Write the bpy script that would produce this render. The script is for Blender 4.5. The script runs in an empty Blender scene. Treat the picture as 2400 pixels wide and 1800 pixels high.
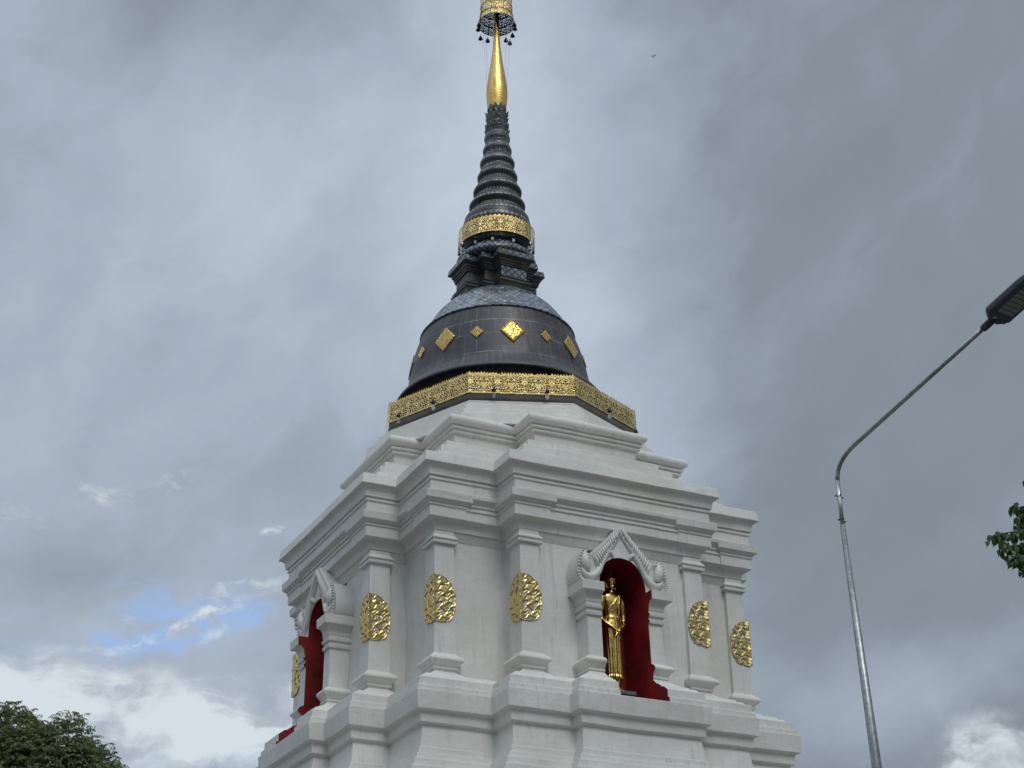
import bpy, bmesh, math, random
from math import sin, cos, pi, radians, sqrt, exp, atan2
from mathutils import Matrix, Vector
random.seed(7)
scene = bpy.context.scene
COL = scene.collection
# ------------------------------------------------------------------ camera (eye at the origin, ground at z = -1.6)
GZ = -1.6
cd = bpy.data.cameras.new('camera'); cam = bpy.data.objects.new('camera', cd); COL.objects.link(cam)
cd.sensor_fit = 'HORIZONTAL'; cd.sensor_width = 36.0; cd.lens = 3950.167 / 2400 * 36
cd.clip_start = 0.1; cd.clip_end = 3000
cam.matrix_world = Matrix.Rotation(-0.0064, 4, 'Z') @ Matrix.Rotation(pi / 2 + 0.4732, 4, 'X') @ Matrix.Rotation(-0.0245, 4, 'Z')
scene.camera = cam
scene.view_settings.view_transform = 'Standard'
scene.view_settings.look = 'None'
scene.view_settings.exposure = 0.0
scene.view_settings.gamma = 1.0
try: scene.cycles.transparent_max_bounces = 16
except Exception: pass
# ------------------------------------------------------------------ node helpers
class NT:
    def __init__(s, tree):
        s.t = tree; s.n = tree.nodes; s.l = tree.links
    def node(s, typ, **kw):
        n = s.n.new(typ)
        for k, v in kw.items(): setattr(n, k, v)
        return n
    def put(s, sock, v):
        if isinstance(v, bpy.types.NodeSocket): s.l.new(v, sock)
        elif v is not None: sock.default_value = v
    def m(s, op, a, b=None, c=None, clamp=False):
        n = s.node('ShaderNodeMath', operation=op); n.use_clamp = clamp
        s.put(n.inputs[0], a)
        if b is not None: s.put(n.inputs[1], b)
        if c is not None: s.put(n.inputs[2], c)
        return n.outputs[0]
    def vm(s, op, a, b=None):
        n = s.node('ShaderNodeVectorMath', operation=op)
        s.put(n.inputs[0], a)
        if b is not None: s.put(n.inputs[1], b)
        return n.outputs[0]
    def sep(s, v):
        n = s.node('ShaderNodeSeparateXYZ'); s.put(n.inputs[0], v); return n.outputs
    def comb(s, x=0., y=0., z=0.):
        n = s.node('ShaderNodeCombineXYZ')
        s.put(n.inputs[0], x); s.put(n.inputs[1], y); s.put(n.inputs[2], z); return n.outputs[0]
    def noise(s, v, scale=5., detail=3., rough=.5, dist=0.):
        n = s.node('ShaderNodeTexNoise'); s.put(n.inputs['Vector'], v)
        n.inputs['Scale'].default_value = scale; n.inputs['Detail'].default_value = detail
        n.inputs['Roughness'].default_value = rough; n.inputs['Distortion'].default_value = dist
        return n.outputs
    def voro(s, v, scale=5., feature='F1', rand=1.):
        n = s.node('ShaderNodeTexVoronoi', feature=feature); s.put(n.inputs['Vector'], v)
        n.inputs['Scale'].default_value = scale; n.inputs['Randomness'].default_value = rand
        return n.outputs
    def mix(s, f, a, b, mode='MIX'):
        n = s.node('ShaderNodeMix', data_type='RGBA', blend_type=mode)
        s.put(n.inputs[0], f); s.put(n.inputs[6], a); s.put(n.inputs[7], b); return n.outputs[2]
    def mr(s, v, a, b, c=0., d=1., smooth=True):
        n = s.node('ShaderNodeMapRange', interpolation_type='SMOOTHSTEP' if smooth else 'LINEAR')
        s.put(n.inputs[0], v)
        for i, x in zip((1, 2, 3, 4), (a, b, c, d)): s.put(n.inputs[i], x)
        return n.outputs[0]
    def bump(s, h, strength=.3, dist=.02, normal=None):
        n = s.node('ShaderNodeBump'); n.inputs['Strength'].default_value = strength
        n.inputs['Distance'].default_value = dist; s.put(n.inputs['Height'], h)
        if normal is not None: s.l.new(normal, n.inputs['Normal'])
        return n.outputs[0]
def rgb(r, g, b): return (r, g, b, 1.)
# ------------------------------------------------------------------ sky and sun
SUN_EL, SUN_AZ = radians(52), radians(158)      # azimuth from +Y towards +X: behind the camera, a little to the right
W = bpy.data.worlds.new('World'); scene.world = W; W.use_nodes = True
wt = NT(W.node_tree); W.node_tree.nodes.clear()
def build_world():
    t = wt
    sky = t.node('ShaderNodeTexSky'); sky.sky_type = 'NISHITA'; sky.sun_disc = False
    sky.sun_elevation = SUN_EL; sky.sun_rotation = SUN_AZ; sky.air_density = 1.0; sky.dust_density = 1.2
    d = t.node('ShaderNodeTexCoord').outputs['Generated']
    X, Y, Z = t.sep(d)
    az0 = t.m('ARCTAN2', X, Y); el0 = t.m('ARCSINE', t.m('MINIMUM', t.m('MAXIMUM', Z, -1.), 1.))
    # ragged edges: the clouds are warped by noise over direction
    wn = t.noise(d, 7., 5., .6)[1]; ws = t.sep(t.vm('SUBTRACT', wn, (.5, .5, .5)))
    az = t.m('ADD', az0, t.m('MULTIPLY', ws[0], .10)); el = t.m('ADD', el0, t.m('MULTIPLY', ws[1], .07))
    wn2 = t.noise(d, 26., 6., .65)[1]; ws2 = t.sep(t.vm('SUBTRACT', wn2, (.5, .5, .5)))
    azf = t.m('ADD', az, t.m('MULTIPLY', ws2[0], .055)); elf = t.m('ADD', el, t.m('MULTIPLY', ws2[1], .028))
    def blob(a0, e0, sa, se, rot=0., A=az, E=el):
        da = t.m('SUBTRACT', A, a0); de = t.m('SUBTRACT', E, e0)
        cr, sr = cos(rot), sin(rot)
        u = t.m('ADD', t.m('MULTIPLY', da, cr / sa), t.m('MULTIPLY', de, sr / sa))
        v = t.m('ADD', t.m('MULTIPLY', da, -sr / se), t.m('MULTIPLY', de, cr / se))
        q = t.m('ADD', t.m('MULTIPLY', u, u), t.m('MULTIPLY', v, v))
        return t.m('EXPONENT', t.m('MULTIPLY', q, -1.))
    # streaky base cloud deck, rolls running up to the right
    rc, rs = cos(radians(35)), sin(radians(35))
    su = t.m('ADD', t.m('MULTIPLY', az, rc), t.m('MULTIPLY', el, rs))
    sv = t.m('ADD', t.m('MULTIPLY', az, -rs), t.m('MULTIPLY', el, rc))
    n1 = t.noise(t.comb(t.m('MULTIPLY', su, 5.2), t.m('MULTIPLY', sv, 8.5), 3.7), 1., 4., .52, .3)[0]
    n2 = t.noise(t.comb(t.m('MULTIPLY', su, 14.), t.m('MULTIPLY', sv, 22.), 9.1), 1., 5., .55, .2)[0]
    v = t.m('ADD', t.m('MULTIPLY', t.m('SUBTRACT', n1, .5), .28), t.m('MULTIPLY', t.m('SUBTRACT', n2, .5), .31))
    v = t.m('ADD', v, .52)
    def add(v, b, k): return t.m('ADD', v, t.m('MULTIPLY', b, k))
    v = add(v, blob(-.20, .70, .13, .050, .1), -.20)         # dark patch up on the left
    v = add(v, blob(-.01, .63, .05, .13, -.25), .25)         # bright column beside the finial
    v = add(v, blob(-.15, .60, .10, .05, .5), .12)
    v = add(v, blob(.05, .50, .045, .08, .3), .16)
    v = add(v, t.mr(az, .04, .20), -.30)                     # the deck darkens to the right
    v = add(v, blob(.19, .42, .10, .06, .2), -.05)
    v = add(v, blob(-.08, .42, .12, .04, .1), -.08)
    v = add(v, blob(-.27, .36, .10, .02, .0), -.10)
    v = add(v, blob(-.10, .315, .05, .035, .0), -.16)
    v = add(v, blob(.24, .275, .09, .03, .1), .22)
    v = add(v, blob(-.10, .25, .05, .02, .0), -.10)
    v = t.m('MAXIMUM', t.m('MINIMUM', v, 1.3), 0.)
    ramp = t.node('ShaderNodeValToRGB'); t.l.new(v, ramp.inputs[0])
    cr_ = ramp.color_ramp; cr_.elements[0].position = 0.; cr_.elements[0].color = rgb(.205, .245, .292)
    cr_.elements[1].position = 1.; cr_.elements[1].color = rgb(.70, .76, .82)
    for p, c in ((.24, (.242, .286, .338)), (.50, (.378, .435, .527)), (.72, (.500, .570, .665))):
        e = cr_.elements.new(p); e.color = rgb(*c)
    deck = ramp.outputs[0]
    # blue gap low on the left: the clear sky shows
    gap = t.m('ADD', blob(-.232, .318, .060, .015, .10, azf, elf), t.m('MULTIPLY', blob(-.232, .345, .040, .020, -.5, azf, elf), .60))
    gap = t.m('ADD', gap, t.m('MULTIPLY', blob(-.172, .331, .030, .012, .2, azf, elf), .8))
    gapn = t.mr(t.noise(t.comb(t.m('MULTIPLY', az, 38.), t.m('MULTIPLY', el, 75.), 8.), 1., 6., .62, .3)[0], .36, .66, 1.05, .22)
    gap = t.m('MULTIPLY', gap, gapn)
    gap = t.m('ADD', gap, t.m('MULTIPLY', blob(-.262, .245, .10, .012, 0., azf, elf), .5))
    gap = t.m('ADD', gap, t.m('MULTIPLY', blob(-.15, .262, .03, .012, .2, azf, elf), .5))
    gap = t.m('MULTIPLY', t.mr(gap, .12, .90), .88)
    clear = t.mix(1., sky.outputs[0], rgb(.26, .275, .285), 'MULTIPLY')
    clear = t.mix(.80, clear, rgb(.295, .425, .655))
    col = t.mix(gap, deck, clear)
    # white sunlit banks
    wn3 = t.mr(t.noise(t.comb(t.m('MULTIPLY', az, 16.), t.m('MULTIPLY', el, 36.), 2.), 1., 6., .58, .0)[0], .36, .62)
    wh = t.m('ADD', blob(-.225, .281, .120, .020, -.10, azf, elf), blob(-.16, .262, .08, .020, .1, azf, elf))
    wh = t.m('ADD', wh, t.m('MULTIPLY', blob(-.30, .276, .05, .022, 0., azf, elf), .8))
    wh = t.m('ADD', wh, t.m('MULTIPLY', blob(.268, .236, .060, .020, .15, azf, elf), 1.0))
    wh = t.m('MULTIPLY', wh, t.m('ADD', t.m('MULTIPLY', wn3, .68), .30))
    small = blob(-.158, .381, .018, .004, .35, azf, elf)
    for a, e, sa, se, k in ((-.255, .407, .022, .007, .8), (-.218, .405, .010, .009, .9), (-.30, .385, .025, .007, .7), (-.165, .344, .035, .006, .75), (-.205, .326, .030, .004, .9), (-.235, .314, .030, .004, .8), (-.25, .332, .022, .004, .7), (-.185, .333, .022, .005, .8), (-.175, .318, .012, .005, .8), (-.075, .555, .014, .010, .30)):
        small = t.m('ADD', small, t.m('MULTIPLY', blob(a, e, sa, se, .15, azf, elf), k))
    wn4 = t.mr(t.noise(t.comb(t.m('MULTIPLY', az, 50.), t.m('MULTIPLY', el, 90.), 5.), 1., 5., .6)[0], .35, .62)
    small = t.m('MULTIPLY', small, wn4)
    wh = t.mr(t.m('ADD', wh, t.m('MULTIPLY', small, .75)), .12, 1.0)
    col = t.mix(wh, col, rgb(.66, .73, .78))
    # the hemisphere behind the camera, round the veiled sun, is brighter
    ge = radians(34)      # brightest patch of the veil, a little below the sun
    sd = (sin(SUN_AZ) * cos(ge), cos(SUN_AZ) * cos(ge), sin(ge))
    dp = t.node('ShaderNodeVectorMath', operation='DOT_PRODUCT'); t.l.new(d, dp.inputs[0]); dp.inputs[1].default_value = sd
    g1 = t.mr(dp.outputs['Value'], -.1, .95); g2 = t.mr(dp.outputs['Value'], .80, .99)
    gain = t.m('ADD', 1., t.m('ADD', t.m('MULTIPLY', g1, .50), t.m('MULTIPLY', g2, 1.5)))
    zen = t.mr(Z, .66, .95); gain = t.m('ADD', gain, t.m('MULTIPLY', zen, 1.25))      # added brightening overhead, out of view, for more light from above
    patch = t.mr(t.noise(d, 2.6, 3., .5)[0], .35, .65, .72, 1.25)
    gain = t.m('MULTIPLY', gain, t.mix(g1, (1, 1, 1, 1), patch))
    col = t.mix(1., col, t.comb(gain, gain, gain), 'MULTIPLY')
    # added dimming of the unseen sky low behind the camera, to darken soffits
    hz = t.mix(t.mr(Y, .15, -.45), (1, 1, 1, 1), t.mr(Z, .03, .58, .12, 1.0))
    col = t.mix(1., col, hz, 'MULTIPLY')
    low = t.mr(Z, -.02, .02)
    col = t.mix(low, rgb(.10, .10, .095), col)
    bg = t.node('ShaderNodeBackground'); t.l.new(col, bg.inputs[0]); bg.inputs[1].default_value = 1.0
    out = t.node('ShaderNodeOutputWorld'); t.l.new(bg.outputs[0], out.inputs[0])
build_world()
sl = bpy.data.lights.new('sun', 'SUN'); sl.energy = 0.9; sl.angle = radians(22); sl.color = (1., .965, .90)
so = bpy.data.objects.new('sun', sl); COL.objects.link(so)
sdir = Vector((sin(SUN_AZ) * cos(SUN_EL), cos(SUN_AZ) * cos(SUN_EL), sin(SUN_EL)))
so.rotation_euler = sdir.to_track_quat('Z', 'Y').to_euler(); so.location = sdir * 60
# ------------------------------------------------------------------ object helpers
def tag(o, label=None, cat=None, group=None, kind=None):
    if label: o['label'] = label
    if cat: o['category'] = cat
    if group: o['group'] = group
    if kind: o['kind'] = kind
    return o
def empty(name, loc, rz=0., label=None, cat=None, group=None):
    o = bpy.data.objects.new(name, None); COL.objects.link(o); o.location = loc; o.rotation_euler = (0, 0, rz)
    o.empty_display_size = .2
    return tag(o, label, cat, group)
class MB:
    def __init__(s): s.v = []; s.f = []; s.uv = []; s.mi = []; s.sm = []
    def add(s, vs, fs, uvs=None, mi=0, smooth=False):
        o = len(s.v); s.v += [tuple(p) for p in vs]
        for k, f in enumerate(fs):
            s.f.append(tuple(i + o for i in f)); s.mi.append(mi); s.sm.append(smooth)
            s.uv.append(uvs[k] if uvs else None)
    def loft(s, loops, cap0=True, cap1=True, mi=0, smooth=False, closed=True, uv=False):
        n = len(loops[0]); vs = [p for L in loops for p in L]; fs = []; us = []
        rng = n if closed else n - 1
        for j in range(len(loops) - 1):
            for i in range(rng):
                k = (i + 1) % n
                fs.append((j * n + i, j * n + k, (j + 1) * n + k, (j + 1) * n + i))
                if uv: us.append(((i / n, loops[j][i][2]), ((i + 1) / n, loops[j][i][2]), ((i + 1) / n, loops[j + 1][i][2]), (i / n, loops[j + 1][i][2])))
        if cap0: fs.append(tuple(range(n))[::-1]); us.append(None)
        if cap1: fs.append(tuple((len(loops) - 1) * n + i for i in range(n))); us.append(None)
        s.add(vs, fs, us if uv else None, mi, smooth)
    def box(s, x0, x1, y0, y1, z0, z1, mi=0):
        s.loft([[(x0, y0, z), (x1, y0, z), (x1, y1, z), (x0, y1, z)] for z in (z0, z1)], mi=mi)
    def tube(s, pts, rad, n=10, mi=0, smooth=True, caps=True):
        pts = [Vector(p) for p in pts]; loops = []
        rr = rad if isinstance(rad, (list, tuple)) else [rad] * len(pts)
        up = None
        for i, p in enumerate(pts):
            d = (pts[min(i + 1, len(pts) - 1)] - pts[max(i - 1, 0)]).normalized()
            if up is None:
                up = Vector((0, 0, 1)) if abs(d.z) < .9 else Vector((1, 0, 0))
            a = d.cross(up).normalized(); b = a.cross(d).normalized(); up = b
            loops.append([tuple(p + (a * cos(q) + b * sin(q)) * rr[i]) for q in [2 * pi * k / n for k in range(n)]])
        s.loft(loops, caps, caps, mi, smooth)
    def lathe(s, prof, n=64, cx=lambda z: (0., 0.), mi=0, smooth=True, caps=True, mod=None):
        loops = []
        for r, z in prof:
            ox, oy = cx(z)
            loops.append([(ox + r * (mod(r, z, 2 * pi * k / n) if mod else 1) * cos(2 * pi * k / n), oy + r * (mod(r, z, 2 * pi * k / n) if mod else 1) * sin(2 * pi * k / n), z) for k in range(n)])
        s.loft(loops, caps, caps, mi, smooth, uv=True)
    def build(s, name, mats, parent=None, bevel=0., segs=2, weld=False):
        me = bpy.data.meshes.new(name); me.from_pydata(s.v, [], s.f)
        if not isinstance(mats, (list, tuple)): mats = [mats]
        for m in mats: me.materials.append(m)
        me.polygons.foreach_set('material_index', s.mi); me.polygons.foreach_set('use_smooth', s.sm)
        if any(u is not None for u in s.uv):
            ul = me.uv_layers.new(name='UVMap')
            for p, u in zip(me.polygons, s.uv):
                if u is not None:
                    for li, c in zip(p.loop_indices, u): ul.data[li].uv = c
        me.update()
        o = bpy.data.objects.new(name, me); COL.objects.link(o)
        if weld or bevel:
            bm = bmesh.new(); bm.from_mesh(me); bmesh.ops.remove_doubles(bm, verts=bm.verts, dist=1e-5)
            bmesh.ops.recalc_face_normals(bm, faces=bm.faces); bm.to_mesh(me); bm.free()
        if bevel:
            b = o.modifiers.new('bevel', 'BEVEL'); b.width = bevel; b.segments = segs; b.limit_method = 'ANGLE'; b.angle_limit = radians(28)
        if parent is not None: o.parent = parent
        return o
def copy_tree(o, parent=None):
    c = o.copy(); COL.objects.link(c); c.parent = parent
    for ch in [x for x in o.children]: copy_tree(ch, c)
    return c
# ------------------------------------------------------------------ materials
def mat(name):
    m = bpy.data.materials.new(name); m.use_nodes = True; t = NT(m.node_tree); t.n.clear()
    b = t.node('ShaderNodeBsdfPrincipled'); o = t.node('ShaderNodeOutputMaterial'); t.l.new(b.outputs[0], o.inputs[0])
    return m, t, b, o
def obj_co(t): return t.node('ShaderNodeTexCoord').outputs['Object']
def uv_co(t): return t.node('ShaderNodeTexCoord').outputs['UV']
def m_white():
    m, t, b, o = mat('whitewashed_stucco'); co = obj_co(t)
    geo = t.node('ShaderNodeNewGeometry'); P = geo.outputs['Position']; px, py, pz = t.sep(P)
    n1 = t.noise(P, 1.1, 5., .6)[0]; n2 = t.noise(P, 6., 5., .65)[0]
    st = t.noise(t.comb(t.m('MULTIPLY', px, 7.), t.m('MULTIPLY', py, 7.), t.m('MULTIPLY', pz, .9)), 1., 4., .6)[0]
    c = t.mix(t.mr(n1, .35, .68), rgb(.643, .633, .580), rgb(.736, .729, .682))
    c = t.mix(t.m('MULTIPLY', t.mr(n2, .55, .75), .35), c, rgb(.56, .565, .535))
    c = t.mix(t.m('MULTIPLY', t.mr(st, .56, .74), .42), c, rgb(.50, .495, .43))
    st2 = t.noise(t.comb(t.m('MULTIPLY', px, 17.), t.m('MULTIPLY', py, 17.), t.m('MULTIPLY', pz, 1.3)), 1., 5., .65)[0]
    c = t.mix(t.m('MULTIPLY', t.m('MULTIPLY', t.mr(st2, .52, .70), t.mr(n1, .40, .62)), .52), c, rgb(.43, .42, .36))
    spk = t.noise(P, 34., 3., .7)[0]
    c = t.mix(t.m('MULTIPLY', t.mr(spk, .68, .76), .5), c, rgb(.30, .30, .27))
    pv = t.sep(t.voro(t.vm('MULTIPLY', P, (1., 1., 2.2)), .8)[1])[0]
    c = t.mix(t.m('MULTIPLY', pv, .22), c, rgb(.56, .555, .52))
    ye = t.noise(P, .8, 3., .5)[0]
    c = t.mix(t.m('MULTIPLY', t.mr(ye, .55, .72), .35), c, rgb(.66, .63, .52))
    t.l.new(c, b.inputs['Base Color'])
    t.l.new(t.mr(n2, .3, .7, .36, .6), b.inputs['Roughness']); b.inputs['Specular IOR Level'].default_value = .42
    h = t.m('ADD', t.m('MULTIPLY', t.noise(P, 3.2, 4., .6)[0], .9), t.m('MULTIPLY', t.noise(P, 16., 3., .5)[0], .12))
    t.l.new(t.bump(h, .42, .05), b.inputs['Normal']); return m
def m_plain(name, c, rough=.5, metal=0., spec=.5, var=.15, scale=8., bump=.15, dist=.01):
    m, t, b, o = mat(name); co = obj_co(t)
    n = t.noise(co, scale, 5., .6)[0]
    col = t.mix(t.mr(n, .3, .7), rgb(*[x * (1 - var) for x in c]), rgb(*[min(1, x * (1 + var)) for x in c]))
    t.l.new(col, b.inputs['Base Color']); b.inputs['Roughness'].default_value = rough
    b.inputs['Metallic'].default_value = metal; b.inputs['Specular IOR Level'].default_value = spec
    if bump: t.l.new(t.bump(t.noise(co, scale * 3, 4., .6)[0], bump, dist), b.inputs['Normal'])
    return m
def m_bell():
    # dark copper sheets, seams and pale run-off streaks; uv = (turn 0..1, height)
    m, t, b, o = mat('dark_copper_sheet'); u, v, _ = t.sep(uv_co(t))
    geo = t.node('ShaderNodeNewGeometry'); P = geo.outputs['Position']
    def seam(ncol, z0, z1, off):
        cu = t.m('FRACT', t.m('ADD', t.m('MULTIPLY', u, ncol), off))
        e = t.m('MINIMUM', cu, t.m('SUBTRACT', 1., cu))
        ln = t.m('LESS_THAN', e, .0075 * ncol / 30.)
        inz = t.m('MULTIPLY', t.m('GREATER_THAN', v, z0), t.m('LESS_THAN', v, z1))
        return t.m('MULTIPLY', ln, inz)
    wob = t.m('MULTIPLY', t.m('SUBTRACT', t.noise(P, 2.2, 3.)[0], .5), .03)
    vz = t.m('ADD', v, wob)
    s = seam(46, 13.23, 13.56, .2)
    s = t.m('MAXIMUM', s, seam(46, 12.95, 13.23, .62)); s = t.m('MAXIMUM', s, seam(46, 12.58, 12.95, .1))
    s = t.m('MAXIMUM', s, t.m('MULTIPLY', seam(100, 12.26, 12.56, .3), .8)); s = t.m('MAXIMUM', s, t.m('MULTIPLY', seam(64, 11.8, 12.20, .3), .5))
    for z in (13.23, 12.95, 12.58):
        s = t.m('MAXIMUM', s, t.m('LESS_THAN', t.m('ABSOLUTE', t.m('SUBTRACT', vz, z)), .006))
    fade = t.mr(t.noise(P, 4., 3.)[0], .38, .66)
    s = t.m('MULTIPLY', s, t.m('ADD', t.m('MULTIPLY', fade, .75), .2))
    str_ = t.noise(t.comb(t.m('MULTIPLY', u, 150.), t.m('MULTIPLY', v, 2.2), 0.), 1., 3., .6)[0]
    bl = t.noise(P, 1.6, 5., .6)[0]
    c = t.mix(t.mr(bl, .35, .65), rgb(.030, .030, .031), rgb(.072, .069, .069))
    c = t.mix(t.m('MULTIPLY', t.mr(t.noise(P, 9., 5., .7)[0], .5, .7), .5), c, rgb(.085, .082, .085))
    lowk = t.mr(v, 13.35, 12.35)
    c = t.mix(t.m('MULTIPLY', t.mr(str_, .52, .78), t.m('ADD', .30, t.m('MULTIPLY', lowk, .45))), c, rgb(.13, .14, .15))
    c = t.mix(t.m('MULTIPLY', s, .75), c, rgb(.34, .35, .35))
    t.l.new(c, b.inputs['Base Color']); b.inputs['Metallic'].default_value = .25
    t.l.new(t.mr(bl, .3, .7, .36, .52), b.inputs['Roughness'])
    t.l.new(t.bump(t.m('ADD', t.noise(P, 3.5, 3.)[0], t.m('MULTIPLY', s, -.25)), .35, .04), b.inputs['Normal']); return m
def m_mosaic(name, nu, sv, big=True, tint=1.0):
    # diamond lattice of mirror and glass tiles; uv = (turn, height)
    m, t, b, o = mat(name); u, v, _ = t.sep(uv_co(t))
    geo = t.node('ShaderNodeNewGeometry'); P = geo.outputs['Position']
    U = t.m('MULTIPLY', u, nu); V = t.m('MULTIPLY', v, sv)
    p = t.m('ADD', U, V); q = t.m('SUBTRACT', U, V)
    fp = t.m('FRACT', p); fq = t.m('FRACT', q)
    def edge(f): return t.m('MINIMUM', f, t.m('SUBTRACT', 1., f))
    e1 = t.m('MINIMUM', edge(fp), edge(fq))
    k = 3. if big else 1.
    e2 = t.m('MINIMUM', edge(t.m('FRACT', t.m('MULTIPLY', p, k))), edge(t.m('FRACT', t.m('MULTIPLY', q, k))))
    wn = t.node('ShaderNodeTexWhiteNoise', noise_dimensions='2D')
    t.l.new(t.comb(t.m('FLOOR', t.m('MULTIPLY', p, k)), t.m('FLOOR', t.m('MULTIPLY', q, k)), 0.), wn.inputs['Vector'])
    rnd = wn.outputs['Value']; rc = wn.outputs['Color']
    ramp = t.node('ShaderNodeValToRGB'); t.l.new(rnd, ramp.inputs[0]); r = ramp.color_ramp; r.interpolation = 'CONSTANT'
    r.elements[0].position = 0.; r.elements[0].color = rgb(.19 * tint, .22 * tint, .245 * tint)
    r.elements[1].position = .35; r.elements[1].color = rgb(.28 * tint, .315 * tint, .345 * tint)
    for pz, c in ((.62, (.17, .20, .21)), (.74, (.20, .18, .135)), (.90, (.34, .375, .40))) + (() if big else ((.84, (.22, .15, .08)), (.80, (.06, .15, .16)))):
        e = r.elements.new(pz); e.color = rgb(*[x * tint for x in c])
    c = ramp.outputs[0]
    g1 = t.m('LESS_THAN', e1, .07 if big else .05); g2 = t.m('LESS_THAN', e2, .10 if big else .12)
    rail = t.m('MULTIPLY', t.m('GREATER_THAN', e1, .02), g1)
    c = t.mix(g2, c, rgb(.035, .045, .055))
    if big:
        c = t.mix(rail, c, rgb(.26, .30, .335)); c = t.mix(t.m('LESS_THAN', e1, .020), c, rgb(.03, .04, .05)); c = t.mix(t.m('MULTIPLY', t.m('GREATER_THAN', e1, .070), t.m('LESS_THAN', e1, .098)), c, rgb(.03, .04, .05))
    t.l.new(c, b.inputs['Base Color']); b.inputs['Metallic'].default_value = .35
    t.l.new(t.mr(rnd, 0., 1., .10, .45), b.inputs['Roughness'])
    # each tile is set at its own slight tilt
    nm = t.vm('MULTIPLY', t.vm('SUBTRACT', rc, (.5, .5, .5)), (.22, .22, .22))
    t.l.new(t.vm('NORMALIZE', t.vm('ADD', geo.outputs['Normal'], nm)), b.inputs['Normal']); return m
def m_ring():
    m, t, b, o = mat('dark_mosaic_rings'); u, v, _ = t.sep(uv_co(t))
    geo = t.node('ShaderNodeNewGeometry'); P = geo.outputs['Position']
    cu = t.m('MULTIPLY', u, 40.); cv = t.m('MULTIPLY', v, 26.)
    wn = t.node('ShaderNodeTexWhiteNoise', noise_dimensions='2D'); t.l.new(t.comb(t.m('FLOOR', cu), t.m('FLOOR', cv), 0.), wn.inputs['Vector'])
    rnd = wn.outputs['Value']
    tri = t.m('GREATER_THAN', t.m('ABSOLUTE', t.m('SUBTRACT', t.m('FRACT', cu), .5)), t.m('MULTIPLY', t.m('FRACT', cv), .5))
    bits = t.m('MULTIPLY', tri, t.m('GREATER_THAN', t.m('FRACT', t.m('MULTIPLY', v, 6.5)), .42))
    c = t.mix(t.mr(t.noise(P, 5., 4.)[0], .3, .7), rgb(.038, .043, .042), rgb(.080, .088, .085))
    ramp = t.node('ShaderNodeValToRGB'); t.l.new(rnd, ramp.inputs[0]); r = ramp.color_ramp; r.interpolation = 'CONSTANT'
    r.elements[0].color = rgb(.20, .23, .235); r.elements[1].position = .4; r.elements[1].color = rgb(.42, .455, .455)
    for pz, cc in ((.70, (.07, .09, .10)), (.86, (.28, .21, .10)), (.92, (.40, .45, .48))):
        e = r.elements.new(pz); e.color = rgb(*cc)
    c = t.mix(t.m('MULTIPLY', bits, .9), c, ramp.outputs[0])
    t.l.new(c, b.inputs['Base Color']); b.inputs['Metallic'].default_value = .15; b.inputs['Roughness'].default_value = .36
    t.l.new(t.bump(t.m('ADD', t.noise(P, 18., 3.)[0], t.m('MULTIPLY', bits, .5)), .5, .012), b.inputs['Normal']); return m
GOLD = (.88, .60, .19)
def m_gold(name, rough=.22, bump=.2, scale=9., dist=.01, dark=0., base=GOLD):
    m, t, b, o = mat(name); co = obj_co(t); n = t.noise(co, scale, 5., .6)[0]
    c = t.mix(t.mr(n, .3, .7), rgb(*[x * .86 for x in base]), rgb(*base))
    if dark: c = t.mix(t.m('MULTIPLY', t.mr(t.noise(co, scale * 2.3, 4., .6)[0], .48, .66), dark), c, rgb(.10, .055, .02))
    t.l.new(c, b.inputs['Base Color']); b.inputs['Metallic'].default_value = 1.; b.inputs['Roughness'].default_value = rough
    t.l.new(t.bump(n, bump, dist), b.inputs['Normal']); return m
def m_emboss(name, scale, dist=.012, strength=.9):
    m, t, b, o = mat(name); co = obj_co(t)
    w = t.noise(co, scale * .5, 3., .5)[1]
    vv = t.vm('ADD', co, t.vm('MULTIPLY', t.vm('SUBTRACT', w, (.5, .5, .5)), (.09, .09, .09)))
    e = t.voro(vv, scale, 'DISTANCE_TO_EDGE')[0]; h = t.mr(e, .0, .16)
    c = t.mix(h, rgb(.30, .18, .05), rgb(*GOLD)); t.l.new(c, b.inputs['Base Color'])
    b.inputs['Metallic'].default_value = 1.; b.inputs['Roughness'].default_value = .26
    t.l.new(t.bump(h, strength, dist), b.inputs['Normal']); return m
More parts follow.
